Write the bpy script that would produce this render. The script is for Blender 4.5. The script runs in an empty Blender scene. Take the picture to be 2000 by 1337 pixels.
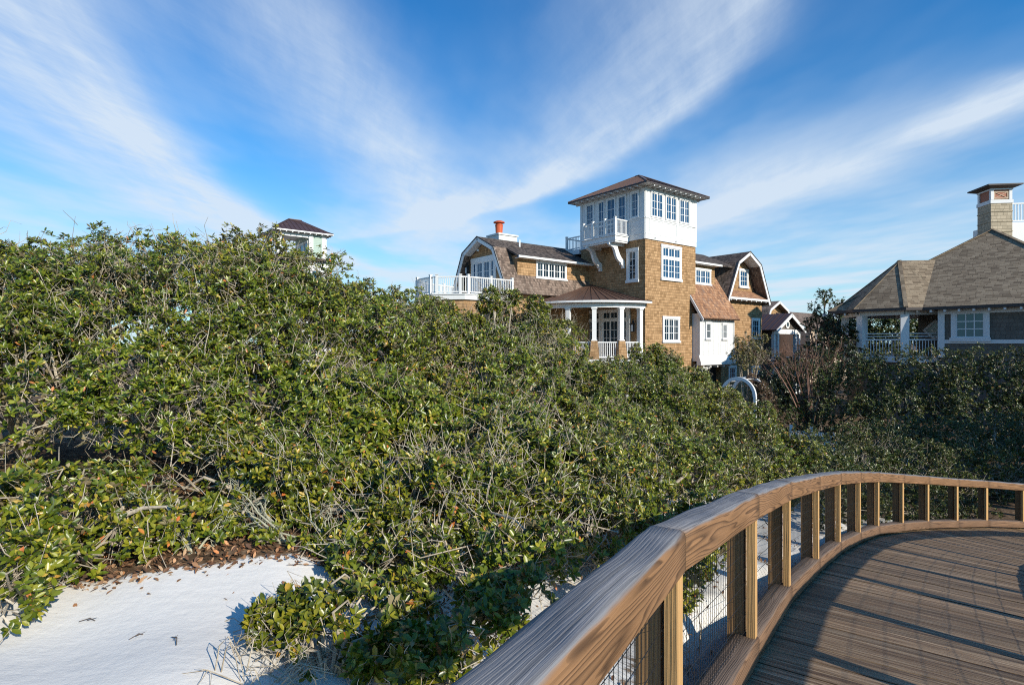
import bpy, math, random
import numpy as np
from mathutils import Vector, Matrix

random.seed(7)
RNG = np.random.default_rng(11)
SC = bpy.context.scene
COL = SC.collection
PI = math.pi

# ------------------------------------------------------------------ node helpers
class NT:
    def __init__(s, nt):
        s.nt = nt; nt.nodes.clear()
    def n(s, typ, props=None, **ins):
        nd = s.nt.nodes.new(typ)
        for k, v in (props or {}).items(): setattr(nd, k, v)
        for k, v in ins.items():
            key = int(k[1:]) if (k[0] == 'i' and k[1:].isdigit()) else k.replace('_', ' ')
            s.set(nd, key, v)
        return nd
    def set(s, nd, key, v):
        sock = nd.inputs[key]
        if isinstance(v, bpy.types.NodeSocket): s.nt.links.new(v, sock)
        elif isinstance(v, bpy.types.Node): s.nt.links.new(v.outputs[0], sock)
        else:
            if isinstance(v, (tuple, list)) and len(v) == 3 and sock.type == 'RGBA': v = (*v, 1)
            sock.default_value = v
    def m(s, op, a, b=None, c=None, clamp=False):
        nd = s.nt.nodes.new('ShaderNodeMath'); nd.operation = op; nd.use_clamp = clamp
        for i, v in enumerate((a, b, c)):
            if v is not None: s.set(nd, i, v)
        return nd.outputs[0]
    def vm(s, op, a, b=None):
        nd = s.nt.nodes.new('ShaderNodeVectorMath'); nd.operation = op
        s.set(nd, 0, a)
        if b is not None: s.set(nd, 1, b)
        return nd.outputs[0]
    def mix(s, f, a, b, mode='MIX'):
        nd = s.nt.nodes.new('ShaderNodeMix'); nd.data_type = 'RGBA'; nd.blend_type = mode
        s.set(nd, 0, f); s.set(nd, 6, a); s.set(nd, 7, b)
        return nd.outputs[2]
    def ramp(s, f, stops, interp='LINEAR'):
        nd = s.nt.nodes.new('ShaderNodeValToRGB'); r = nd.color_ramp; r.interpolation = interp
        while len(r.elements) < len(stops): r.elements.new(0.5)
        for e, (p, c) in zip(r.elements, stops):
            e.position = p; e.color = (*c, 1) if len(c) == 3 else c
        s.set(nd, 0, f)
        return nd.outputs[0]
    def noise(s, vec, scale, detail=3, rough=.55, dist=0):
        nd = s.n('ShaderNodeTexNoise', Scale=scale, Detail=detail, Roughness=rough, Distortion=dist)
        if vec is not None: s.set(nd, 'Vector', vec)
        return nd.outputs[0]
    def xyz(s, x, y, z):
        nd = s.nt.nodes.new('ShaderNodeCombineXYZ')
        for i, v in enumerate((x, y, z)): s.set(nd, i, v)
        return nd.outputs[0]
    def sep(s, v):
        nd = s.nt.nodes.new('ShaderNodeSeparateXYZ'); s.set(nd, 0, v); return nd.outputs
    def bump(s, h, strength, dist=.02):
        nd = s.nt.nodes.new('ShaderNodeBump'); nd.inputs['Strength'].default_value = strength
        nd.inputs['Distance'].default_value = dist
        s.set(nd, 'Height', h); return nd.outputs[0]
    def pbr(s, color, rough=.6, normal=None, spec=.5, metal=0.):
        nd = s.nt.nodes.new('ShaderNodeBsdfPrincipled')
        s.set(nd, 'Base Color', color); s.set(nd, 'Roughness', rough)
        nd.inputs['Specular IOR Level'].default_value = spec
        nd.inputs['Metallic'].default_value = metal
        if normal is not None: s.set(nd, 'Normal', normal)
        return nd
    def out(s, sh):
        o = s.nt.nodes.new('ShaderNodeOutputMaterial')
        s.nt.links.new(sh.outputs[0] if isinstance(sh, bpy.types.Node) else sh, o.inputs[0])

def newmat(name):
    m = bpy.data.materials.new(name); m.use_nodes = True
    return m, NT(m.node_tree)

M = {}
def uvsep(t):
    uv = t.n('ShaderNodeUVMap'); uv.uv_map = 'UVMap'
    return uv.outputs[0], t.sep(uv.outputs[0])

def shingle(name, cols, row=.18, wid=.2, rough=.85, dark=.55, bump=.9, streak=.35):
    m, t = newmat(name)
    uv, s = uvsep(t)
    # courses with small irregular butt lines
    wob = t.m('MULTIPLY', t.m('SUBTRACT', t.noise(t.xyz(t.m('MULTIPLY', s[0], 3.0), s[1], 0), 2.0, 2), .5), .05)
    v = t.m('DIVIDE', t.m('ADD', s[1], wob), row)
    r = t.m('FLOOR', v); fv = t.m('FRACT', v)
    wn = t.n('ShaderNodeTexWhiteNoise', {'noise_dimensions': '1D'}, W=r)
    u = t.m('ADD', t.m('DIVIDE', s[0], wid), t.m('MULTIPLY', wn.outputs[0], 7.3))
    u = t.m('ADD', u, t.m('MULTIPLY', t.noise(t.xyz(t.m('MULTIPLY', u, .9), r, 3.), 1.0, 0), .9))
    c = t.m('FLOOR', u); fu = t.m('FRACT', u)
    wc = t.n('ShaderNodeTexWhiteNoise', {'noise_dimensions': '3D'}, Vector=t.xyz(c, r, 1.7))
    base = t.ramp(wc.outputs[0], [(i / (len(cols) - 1), k) for i, k in enumerate(cols)])
    grain = t.noise(t.xyz(t.m('MULTIPLY', s[0], 45.), t.m('MULTIPLY', s[1], 3.), c), 1.0, 3)
    big = t.m('ADD', t.m('MULTIPLY', t.noise(uv, .55, 4, .6), .6), t.m('MULTIPLY', t.noise(t.xyz(t.m('MULTIPLY', s[0], 2.6), t.m('MULTIPLY', s[1], .35), 1.), 1.0, 3), .4))
    f = t.m('MULTIPLY', t.m('ADD', .78, t.m('MULTIPLY', grain, streak * 1.2)), t.m('ADD', .72, t.m('MULTIPLY', big, .55)))
    gapu = t.m('LESS_THAN', t.m('ABSOLUTE', t.m('SUBTRACT', fu, .5)), .47)
    shadev = t.m('GREATER_THAN', fv, .1)  # shadow line under each course's butts, put into the colour
    g = t.m('MULTIPLY', gapu, shadev)
    f = t.m('MULTIPLY', f, t.m('ADD', dark, t.m('MULTIPLY', g, 1 - dark)))
    colr = t.mix(1.0, base, t.xyz(f, f, f), 'MULTIPLY')
    h = t.m('MULTIPLY', t.m('SUBTRACT', 1.0, fv), g)
    t.out(t.pbr(colr, rough, t.bump(t.m('ADD', h, t.m('MULTIPLY', grain, .15)), bump, .02), .25))
    M[name] = m

shingle('cedar_wall', [(.25, .145, .066), (.36, .215, .105), (.43, .265, .135), (.31, .185, .088)], .185, .21)
shingle('brown_roof_shingle', [(.07, .052, .042), (.145, .103, .08), (.22, .162, .128), (.11, .08, .062)], .2, .13, streak=.7)
shingle('dark_roof_shingle', [(.03, .025, .023), (.07, .055, .048), (.125, .10, .085), (.05, .038, .032)], .2, .14, streak=.6)
shingle('rust_roof_shingle', [(.13, .07, .045), (.27, .135, .07), (.21, .11, .065), (.36, .20, .11), (.16, .10, .075)], .24, .14, streak=.7)
shingle('asphalt_shingle', [(.155, .115, .077), (.25, .19, .128), (.32, .25, .172), (.20, .152, .103)], .16, .34, dark=.45, bump=.5, streak=.2)
shingle('taupe_wall', [(.115, .10, .085), (.135, .118, .10), (.155, .135, .115)], .2, .22, dark=.75)
shingle('chimney_shingle', [(.33, .275, .195), (.40, .335, .24), (.46, .385, .28)], .2, .26, dark=.6)

def plain(name, col, rough=.5, var=.12, scale=3., spec=.4, metal=0., bump=.0):
    m, t = newmat(name)
    g = t.n('ShaderNodeTexCoord').outputs['Object']
    n1 = t.noise(g, scale, 4, .6)
    f = t.m('ADD', 1 - var, t.m('MULTIPLY', n1, 2 * var))
    c = t.mix(1.0, col, t.xyz(f, f, f), 'MULTIPLY')
    nm = t.bump(t.noise(g, 60., 2), bump, .01) if bump else None
    t.out(t.pbr(c, rough, nm, spec, metal)); M[name] = m
plain('white_paint', (.66, .66, .65), .45, .05)
plain('white_trim', (.70, .70, .69), .4, .03)
plain('copper_metal', (.13, .078, .06), .42, .25, .8, .5, .3)
plain('dark_metal_roof', (.085, .05, .045), .45, .2, .8, .5, .3)
plain('dark_iron', (.02, .022, .025), .4, .1)
plain('terracotta', (.52, .10, .035), .6, .15)
plain('sage_paint', (.36, .46, .40), .6, .06)
plain('grey_trim', (.62, .63, .64), .5, .05)
plain('dark_fascia', (.05, .04, .038), .6, .1)
plain('painted_shade', (.03, .027, .025), .8, .1)  # near-black colour standing in for shade in openings and a porch
plain('porch_ceiling', (.42, .42, .40), .7, .05)
plain('wire', (.012, .013, .014), .45, .1, spec=.5)
plain('lamp_glass', (.55, .6, .62), .15, .05)
plain('tan_wall', (.48, .36, .26), .7, .1)
plain('rust_vent', (.30, .10, .05), .6, .15)

def glass(name, col, tint):
    m, t = newmat(name)
    g = t.n('ShaderNodeTexCoord').outputs['Object']
    n1 = t.noise(g, 1.3, 3)
    c = t.mix(t.m('ADD', t.m('MULTIPLY', n1, .5), t.m('MULTIPLY', t.n('ShaderNodeObjectInfo').outputs['Random'], .6)), col, tint)
    b = t.pbr(c, .05, t.bump(t.noise(g, .9, 1), .05, .05), .5)
    b.inputs['IOR'].default_value = 1.5
    t.out(b); M[name] = m
glass('sky_tint_glass', (.012, .05, .11), (.025, .09, .18))  # blue of the reflected sky is put into the base colour
glass('dark_glass', (.008, .016, .026), (.025, .05, .07))
glass('teal_glass', (.004, .085, .115), (.006, .105, .135))

def wood(name, dark, light, top, ring=13., warp=3.2, topmix=1.0, rough=.72, obj=True):
    m, t = newmat(name)
    uv, s = uvsep(t)
    rnd = t.n('ShaderNodeObjectInfo').outputs['Random'] if obj else t.n('ShaderNodeNewGeometry').outputs['Random Per Island']
    sd = t.m('MULTIPLY', rnd, 37.)
    geo = t.n('ShaderNodeNewGeometry')
    nz = t.sep(geo.outputs['Normal'])[2]
    big = t.noise(t.xyz(t.m('MULTIPLY', s[0], .75), t.m('MULTIPLY', s[1], 9.), sd), 1.0, 2, .45)
    ph = t.m('ADD', t.m('MULTIPLY', s[1], ring), t.m('MULTIPLY', big, warp * 4))
    fr = t.m('FRACT', ph)
    rg = t.m('POWER', fr, 2.2)
    edge = t.m('SUBTRACT', 1.0, t.m('SMOOTH_MIN', 1.0, t.m('MULTIPLY', t.m('SUBTRACT', 1.0, fr), 9.), .2))
    rg = t.m('MULTIPLY', rg, t.m('SUBTRACT', 1.0, t.m('MULTIPLY', edge, .8)))
    fine = t.noise(t.xyz(t.m('MULTIPLY', s[0], 4.), t.m('MULTIPLY', s[1], 150.), sd), 1.0, 3, .6)
    blot = t.noise(t.xyz(t.m('MULTIPLY', s[0], 2.), t.m('MULTIPLY', s[1], 5.), t.m('ADD', sd, 9.)), 1.0, 3)
    c = t.mix(t.m('MULTIPLY', rg, .95), light, dark)
    f = t.m('ADD', .55, t.m('ADD', t.m('MULTIPLY', fine, .5), t.m('MULTIPLY', blot, .45)))
    c = t.mix(1.0, c, t.xyz(f, f, f), 'MULTIPLY')
    streak = t.noise(t.xyz(t.m('MULTIPLY', s[0], .9), t.m('MULTIPLY', s[1], 85.), t.m('ADD', sd, 3.)), 1.0, 5, .7)
    tc = t.ramp(streak, [(.25, tuple(x * .38 for x in top)), (.5, top), (.75, tuple(min(.8, x * 1.35) for x in top))])
    tm = t.m('MULTIPLY', t.m('SMOOTHSTEP', .35, .85, t.m('ADD', nz, t.m('MULTIPLY', t.m('SUBTRACT', blot, .5), .9)))
             if False else t.n('ShaderNodeMapRange', {'interpolation_type': 'SMOOTHSTEP'}, Value=t.m('ADD', nz, t.m('MULTIPLY', t.m('SUBTRACT', blot, .5), 1.0)),
             From_Min=.35, From_Max=.85).outputs[0], topmix)
    c = t.mix(tm, c, tc)
    h = t.m('ADD', t.m('MULTIPLY', rg, -.6), t.m('ADD', t.m('MULTIPLY', fine, .6), t.m('MULTIPLY', streak, .8)))
    t.out(t.pbr(c, rough, t.bump(h, .55, .006), .35)); M[name] = m
wood('rail_wood', (.022, .010, .005), (.25, .132, .062), (.20, .195, .20), ring=46., warp=2.6)
wood('low_rail_wood', (.04, .02, .012), (.20, .115, .065), (.17, .135, .11), ring=46., warp=2.4, topmix=.6)
wood('post_wood', (.40, .235, .098), (.50, .295, .12), (.34, .28, .20), ring=60., warp=.8, topmix=.5)
wood('outer_post_wood', (.11, .055, .022), (.29, .165, .07), (.26, .22, .18), ring=50., warp=1.0, topmix=.5)

def deckmat():
    m, t = newmat('deck_wood')
    uv, s = uvsep(t)
    rnd = t.n('ShaderNodeNewGeometry').outputs['Random Per Island']
    sd = t.m('MULTIPLY', rnd, 91.)
    a = t.noise(t.xyz(t.m('MULTIPLY', s[0], 1.6), t.m('MULTIPLY', s[1], 95.), sd), 1.0, 4, .68)
    b = t.noise(t.xyz(t.m('MULTIPLY', s[0], .9), t.m('MULTIPLY', s[1], 22.), t.m('ADD', sd, 5.)), 1.0, 3, .6)
    k = t.m('ADD', t.m('MULTIPLY', a, .6), t.m('MULTIPLY', b, .4))
    c = t.ramp(k, [(.33, (.024, .013, .007)), (.43, (.12, .070, .037)), (.51, (.23, .152, .086)), (.59, (.36, .262, .165)), (.70, (.54, .43, .305))])
    f = t.m('ADD', .62, t.m('MULTIPLY', rnd, .7))
    c = t.mix(1.0, c, t.xyz(f, f, f), 'MULTIPLY')
    vo = t.n('ShaderNodeTexVoronoi', Vector=t.xyz(t.m('MULTIPLY', s[0], 1.1), t.m('MULTIPLY', s[1], 5.), sd), Scale=1.0)
    kn = t.m('LESS_THAN', vo.outputs['Distance'], .07)
    c = t.mix(t.m('MULTIPLY', kn, .75), c, (.03, .018, .01))
    t.out(t.pbr(c, .62, t.bump(t.m('ADD', a, t.m('MULTIPLY', b, .5)), .7, .008), .45)); M['deck_wood'] = m
deckmat()

def bark(name, a, b):
    m, t = newmat(name)
    g = t.n('ShaderNodeTexCoord').outputs['Object']
    rnd = t.n('ShaderNodeNewGeometry').outputs['Random Per Island']
    k = t.m('ADD', t.m('MULTIPLY', t.noise(g, 18., 3), .7), t.m('MULTIPLY', rnd, .35))
    t.out(t.pbr(t.ramp(k, [(.25, a), (.75, b)]), .85, t.bump(t.noise(g, 70., 3), .6, .01), .2)); M[name] = m
bark('grey_bark', (.24, .195, .14), (.56, .49, .385))
bark('lichen_bark', (.22, .21, .15), (.46, .45, .33))
bark('red_bark', (.09, .045, .032), (.27, .165, .125))
bark('dark_bark', (.05, .04, .032), (.16, .13, .11))

def leafmat(name, stops, back, rough=.36, trans=.12, tcol=(.16, .22, .03)):
    m, t = newmat(name)
    geo = t.n('ShaderNodeNewGeometry')
    rnd = geo.outputs['Random Per Island']
    c = t.ramp(rnd, stops)
    g = t.n('ShaderNodeTexCoord').outputs['Object']
    cl = t.noise(g, 1.1, 2)
    f = t.m('ADD', .65, t.m('MULTIPLY', cl, .7))
    c = t.mix(1.0, c, t.xyz(f, f, f), 'MULTIPLY')
    hv = t.noise(t.vm('ADD', g, (3.1, 7.7, 1.3)), .8, 2)
    c = t.mix(t.n('ShaderNodeMapRange', Value=hv, From_Min=.38, From_Max=.62).outputs[0], c, t.mix(1.0, c, (1.30, 1.06, .9), 'MULTIPLY'))
    c = t.mix(geo.outputs['Backfacing'], c, t.mix(rnd, back, tuple(x * .55 for x in back)))
    rr = t.m('ADD', rough + 0., t.m('MULTIPLY', geo.outputs['Backfacing'], .35))
    p = t.pbr(c, rr, None, .5)
    tr = t.n('ShaderNodeBsdfTranslucent', Color=t.mix(.5, c, tcol))
    mx = t.n('ShaderNodeMixShader', i0=trans, i1=p.outputs[0], i2=tr.outputs[0])
    t.out(mx); M[name] = m
leafmat('oak_leaf', [(0, (.024, .046, .004)), (.35, (.066, .104, .007)), (.65, (.126, .162, .012)), (.93, (.21, .232, .024)),
                     (.965, (.32, .29, .04)), (.988, (.36, .24, .05)), (.995, (.36, .11, .03)), (1, (.42, .18, .06))], (.33, .27, .14), rough=.34, trans=.09)
leafmat('hedge_leaf', [(0, (.012, .028, .006)), (.4, (.034, .062, .011)), (.8, (.075, .105, .02)), (.95, (.12, .12, .035)), (1, (.22, .12, .04))], (.12, .115, .06))
leafmat('fine_leaf', [(0, (.022, .044, .009)), (.4, (.050, .080, .014)), (.8, (.095, .120, .026)), (.97, (.15, .14, .04)), (1, (.18, .12, .05))], (.13, .13, .06))
leafmat('olive_leaf', [(0, (.05, .06, .014)), (.5, (.10, .105, .026)), (.85, (.16, .145, .04)), (1, (.26, .18, .06))], (.18, .16, .08))
leafmat('evergreen_leaf', [(0, (.006, .014, .005)), (.5, (.014, .028, .009)), (.9, (.035, .05, .015)), (1, (.07, .07, .02))], (.03, .035, .02), trans=.05)
leafmat('tree_leaf', [(0, (.014, .032, .010)), (.5, (.034, .062, .016)), (.9, (.07, .095, .025)), (1, (.12, .11, .03))], (.10, .11, .05))
leafmat('vine_leaf', [(0, (.06, .04, .025)), (.4, (.13, .085, .055)), (.7, (.10, .085, .03)), (1, (.22, .15, .10))], (.15, .11, .07))
leafmat('dry_leaf', [(0, (.05, .026, .014)), (.35, (.13, .065, .030)), (.65, (.24, .14, .072)), (.9, (.36, .25, .15)), (1, (.44, .19, .07))], (.26, .15, .085), .7, .0)

def sandmat():
    m, t = newmat('white_sand')
    g = t.n('ShaderNodeTexCoord').outputs['Object']
    at = t.n('ShaderNodeAttribute', {'attribute_name': 'litter'}).outputs['Fac']
    n1 = t.noise(g, 1.2, 5, .6); n2 = t.noise(g, 14., 4, .6); n3 = t.noise(g, 160., 2)
    sand = t.ramp(n1, [(.3, (.66, .635, .585)), (.7, (.74, .712, .66))])
    sp = t.m('GREATER_THAN', n3, .72)
    sand = t.mix(t.m('MULTIPLY', sp, .3), sand, (.36, .33, .29))
    sand = t.mix(t.m('MULTIPLY', t.m('GREATER_THAN', t.noise(t.vm('MULTIPLY', g, (22., 60., 20.)), 1.0, 3, .7), .70), .45), sand, (.30, .27, .23))
    lit = t.ramp(n2, [(.3, (.045, .03, .018)), (.5, (.11, .07, .04)), (.7, (.24, .17, .11))])
    k = t.n('ShaderNodeMapRange', {'interpolation_type': 'SMOOTHSTEP'}, Value=t.m('ADD', at, t.m('MULTIPLY', t.m('SUBTRACT', n2, .5), .8)), From_Min=.4, From_Max=.62).outputs[0]
    c = t.mix(k, sand, lit)
    n4 = t.noise(t.vm('MULTIPLY', g, (5., 16., 5.)), 1.0, 3, .6)
    h = t.m('ADD', t.m('ADD', t.m('MULTIPLY', n2, .8), t.m('MULTIPLY', n4, .6)), t.m('MULTIPLY', n3, .22))
    t.out(t.pbr(c, .9, t.bump(h, .3, .02), .15)); M['white_sand'] = m
sandmat()

# ------------------------------------------------------------------ mesh builder
class MB:
    def __init__(s): s.v = []; s.f = []; s.m = []; s.ud = []; s.xuv = {}
    def poly(s, pts, mat=0, ud=None):
        b = len(s.v); s.v += [tuple(p) for p in pts]
        s.f.append(tuple(range(b, b + len(pts)))); s.m.append(mat); s.ud.append(ud)
    def box(s, x0, x1, y0, y1, z0, z1, mat=0, ud=None):
        P = [Vector(p) for p in ((x0,y0,z0),(x1,y0,z0),(x1,y1,z0),(x0,y1,z0),(x0,y0,z1),(x1,y0,z1),(x1,y1,z1),(x0,y1,z1))]
        s.hexa(P, mat, ud)
    def hexa(s, P, mat=0, ud=None):
        for q in ((0,3,2,1),(4,5,6,7),(0,1,5,4),(1,2,6,5),(2,3,7,6),(3,0,4,7)):
            s.poly([P[i] for i in q], mat, ud)
    def bar(s, p, q, w, h, mat=0, up=(0,0,1)):
        p = Vector(p); q = Vector(q); d = (q - p).normalized(); up = Vector(up)
        if abs(d.dot(up)) > .99: up = Vector((0,1,0)) if abs(d.y) < .9 else Vector((1,0,0))
        a = d.cross(up).normalized() * (w / 2); b = a.cross(d).normalized() * (h / 2)
        s.hexa([p-a-b, p+a-b, q+a-b, q-a-b, p-a+b, p+a+b, q+a+b, q-a+b], mat, tuple(d))
    def tube(s, pts, rad, n=6, mat=0, cap=True):
        pts = [Vector(p) for p in pts]
        if not isinstance(rad, (list, tuple)): rad = [rad] * len(pts)
        rings = []
        for i, p in enumerate(pts):
            d = (pts[min(i+1, len(pts)-1)] - pts[max(i-1, 0)]).normalized()
            up = Vector((0,0,1)) if abs(d.z) < .9 else Vector((1,0,0))
            a = d.cross(up).normalized(); b = a.cross(d)
            rings.append([p + (a * math.cos(2*PI*k/n) + b * math.sin(2*PI*k/n)) * rad[i] for k in range(n)])
        s.loft(rings, mat, cap)
    def loft(s, rings, mat=0, cap=True, ud=None):
        n = len(rings[0])
        b = len(s.v)
        for r in rings: s.v += [tuple(p) for p in r]
        for i in range(len(rings)-1):
            for k in range(n):
                if ud is not None:
                    if k == 0:
                        r0 = [Vector(p) for p in rings[0]]; per = [0.]
                        for q in range(n): per.append(per[-1] + (r0[(q+1)%n]-r0[q]).length)
                        a0 = (Vector(rings[i][0])-r0[0]).length; a1 = (Vector(rings[i+1][0])-r0[0]).length
                    s.xuv[len(s.f)] = ((a0, per[k]), (a0, per[k+1]), (a1, per[k+1]), (a1, per[k]))
                s.f.append((b+i*n+k, b+i*n+(k+1)%n, b+(i+1)*n+(k+1)%n, b+(i+1)*n+k)); s.m.append(mat); s.ud.append(ud)
        if cap:
            s.f.append(tuple(b+k for k in reversed(range(n)))); s.m.append(mat); s.ud.append(ud)
            s.f.append(tuple(b+(len(rings)-1)*n+k for k in range(n))); s.m.append(mat); s.ud.append(ud)
    def lathe(s, c, prof, n=16, mat=0):
        s.loft([[(c[0]+r*math.cos(2*PI*k/n), c[1]+r*math.sin(2*PI*k/n), c[2]+z) for k in range(n)] for r, z in prof], mat, True)
    def prism(s, prof, axis, a, b, mat=0):   # prof of 2D points; axis 0: (a, p0, p1); axis 1: (p0, a, p1)
        f = (lambda t, p: (t, p[0], p[1])) if axis == 0 else (lambda t, p: (p[0], t, p[1]))
        A = [f(a, p) for p in prof]; B = [f(b, p) for p in prof]; n = len(prof)
        s.poly(A, mat); s.poly(B[::-1], mat)
        for k in range(n): s.poly([A[k], B[k], B[(k+1)%n], A[(k+1)%n]], mat)
    def build(s, name, mats, parent=None, off=(0,0,0), smooth=False, fix=True):
        me = bpy.data.meshes.new(name)
        ox, oy, oz = off
        me.from_pydata([(x-ox, y-oy, z-oz) for x, y, z in s.v], [], s.f)
        for k in ([mats] if isinstance(mats, str) else mats): me.materials.append(M[k])
        me.polygons.foreach_set('material_index', s.m)
        if fix:
            import bmesh
            bm = bmesh.new(); bm.from_mesh(me)
            bmesh.ops.recalc_face_normals(bm, faces=bm.faces); bm.to_mesh(me); bm.free()
        uvl = me.uv_layers.new(name='UVMap')
        uvs = np.zeros(len(me.loops) * 2, dtype=np.float32)
        V = me.vertices
        for p, ud in zip(me.polygons, s.ud):
            n = p.normal
            if p.index in s.xuv:
                mp = dict(zip(s.f[p.index], s.xuv[p.index]))
                for li in p.loop_indices:
                    uvs[2*li], uvs[2*li+1] = mp[me.loops[li].vertex_index]
                continue
            if ud is not None:
                tt = Vector(ud); tt = tt - n * tt.dot(n)
                if tt.length < .1: tt = Vector((0,0,1)).cross(n)
                if tt.length < .1: tt = Vector((1,0,0))
                tt.normalize()
            elif abs(n.z) > .995: tt = Vector((1,0,0))
            else: tt = Vector((0,0,1)).cross(n).normalized()
            bb = n.cross(tt)
            for li in p.loop_indices:
                c = V[me.loops[li].vertex_index].co
                uvs[2*li] = c.dot(tt); uvs[2*li+1] = c.dot(bb)
        uvl.data.foreach_set('uv', uvs)
        if smooth: me.polygons.foreach_set('use_smooth', [len(p.vertices) == 4 for p in me.polygons])
        o = bpy.data.objects.new(name, me); COL.objects.link(o)
        if parent: o.parent = parent
        return o

def thing(name, label, cat, loc=(0,0,0), rz=0., group=None):
    o = bpy.data.objects.new(name, None); COL.objects.link(o)
    o.location = loc; o.rotation_euler = (0, 0, rz); o.empty_display_size = .3
    o['label'] = label; o['category'] = cat
    if group: o['group'] = group
    return o
def tag(o, label, cat, group=None, kind=None):
    o['label'] = label; o['category'] = cat
    if group: o['group'] = group
    if kind: o['kind'] = kind
    return o

def P(px, py, Y):            # a point on the sight line through a photograph pixel, Y metres ahead
    return Vector(((px - 1000) / 1100 * Y, Y, (668 - py) / 1100 * Y))

# ------------------------------------------------------------------ camera, sun, sky
cam = bpy.data.cameras.new('camera'); co = bpy.data.objects.new('camera', cam); COL.objects.link(co)
co.rotation_euler = (PI/2, 0, 0); co.location = (0, 0, 0)
cam.sensor_width = 36; cam.lens = 19.8; cam.clip_end = 5000; cam.clip_start = .05
cam.shift_y = 0.5/2000
SC.camera = co

SUN = Vector((.895, -1.0, .655)).normalized()      # towards the sun
el = math.asin(SUN.z)
sl = bpy.data.lights.new('sun', 'SUN'); so = bpy.data.objects.new('sun', sl); COL.objects.link(so)
sl.energy = 5.0; sl.angle = math.radians(.5); sl.color = (1.0, .92, .79)
so.rotation_euler = SUN.to_track_quat('Z', 'Y').to_euler()
so.location = (20, -20, 20)

w = bpy.data.worlds.new('World'); SC.world = w; w.use_nodes = True
t = NT(w.node_tree)
sky = t.n('ShaderNodeTexSky', {'sky_type': 'NISHITA', 'sun_disc': False, 'sun_elevation': el,
          'sun_rotation': math.atan2(SUN.x, SUN.y), 'air_density': 1.0, 'dust_density': .3, 'ozone_density': 3.0})
d = t.n('ShaderNodeTexCoord').outputs['Generated']
s = t.sep(d)
zc = t.m('MAXIMUM', s[2], .05)
cx = t.m('DIVIDE', s[0], zc); cy = t.m('DIVIDE', s[1], zc)
wv = t.noise(t.xyz(t.m('MULTIPLY', cx, .45), t.m('MULTIPLY', cy, .30), 4.), 1.0, 3, .5)
wv2 = t.noise(t.xyz(t.m('MULTIPLY', cx, 1.6), t.m('MULTIPLY', cy, .8), 9.), 1.0, 4, .6)
cxw = t.m('ADD', cx, t.m('ADD', t.m('MULTIPLY', t.m('SUBTRACT', wv, .5), .35), t.m('MULTIPLY', t.m('SUBTRACT', wv2, .5), .16)))
fib = t.noise(t.xyz(t.m('MULTIPLY', t.m('ADD', cxw, t.m('MULTIPLY', cy, .25)), 3.2), t.m('MULTIPLY', cy, .55), 2.), 1.0, 6, .62)
soft = t.noise(t.xyz(t.m('MULTIPLY', cxw, .9), t.m('MULTIPLY', cy, .45), 7.), 1.0, 4, .55)
def mr(v, a, b, c=0., e=1.):
    return t.n('ShaderNodeMapRange', {'interpolation_type': 'SMOOTHSTEP'}, Value=v, From_Min=a, From_Max=b, To_Min=c, To_Max=e).outputs[0]
dens = None
for (a, b, qd, wl, wr, y0, y1, y2, y3, amp) in [(-.63, -.55, .05, .62, .2, .7, 1.5, 6.0, 9.0, .78), (-.75, .07, 0., .45, .2, .9, 1.8, 4.0, 6.0, .52),
          (-.17, .84, -.2, .42, .12, .9, 1.6, 3.8, 6.0, .76), (1.9, .03, 0., .17, .22, 1.95, 2.15, 2.5, 3.0, .75), (2.5, -.2, 0., .5, .3, 2.6, 3.4, 5.5, 7., .5)]:
    dx = t.m('SUBTRACT', cxw, t.m('ADD', t.m('ADD', a, t.m('MULTIPLY', cy, b)), t.m('MULTIPLY', t.m('MULTIPLY', cy, cy), qd)))
    wd = t.m('ADD', wl, t.m('MULTIPLY', t.m('GREATER_THAN', dx, 0.), wr - wl))
    q = t.m('DIVIDE', dx, wd)
    g = t.m('EXPONENT', t.m('MULTIPLY', t.m('MULTIPLY', q, q), -1.))
    g = t.m('MULTIPLY', t.m('MULTIPLY', g, amp), t.m('MULTIPLY', mr(cy, y0, y1), mr(cy, y2, y3, 1., 0.)))
    dens = g if dens is None else t.m('ADD', dens, g)
veil = t.m('MULTIPLY', t.m('MULTIPLY', mr(soft, .30, .72), .42), mr(cy, 1.5, 3.0, .25, 1.))
hz = mr(s[2], .02, .50, 1., 0.)
fib3 = t.noise(t.xyz(t.m('MULTIPLY', t.m('ADD', cxw, t.m('MULTIPLY', cy, -.35)), 9.), t.m('MULTIPLY', cy, 2.2), 5.), 1.0, 7, .68)
dens = t.m('ADD', t.m('MULTIPLY', dens, t.m('ADD', .50, t.m('ADD', t.m('MULTIPLY', mr(fib, .3, .7), .30), t.m('MULTIPLY', mr(fib3, .2, .8), .22)))), veil)
dens = t.m('MULTIPLY', dens, t.m('ADD', .90, t.m('MULTIPLY', fib3, .2)))
dens = t.m('MULTIPLY', dens, t.m('ADD', .75, t.m('MULTIPLY', fib, .5)))
dens = t.m('ADD', dens, t.m('MULTIPLY', t.m('POWER', hz, 1.8), .66))
dens = t.m('MINIMUM', t.m('MAXIMUM', dens, 0.), .92)
hs = t.n('ShaderNodeHueSaturation', Saturation=1.35, Value=1.0, Color=sky.outputs[0])
skyc = t.mix(1.0, hs.outputs[0], (.13, .97, 1.12), 'MULTIPLY')
fin = t.mix(dens, skyc, (4.5, 5.15, 5.9))
bg = t.n('ShaderNodeBackground', Color=fin, Strength=.135)
wo = t.nt.nodes.new('ShaderNodeOutputWorld'); t.nt.links.new(bg.outputs[0], wo.inputs[0])

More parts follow.
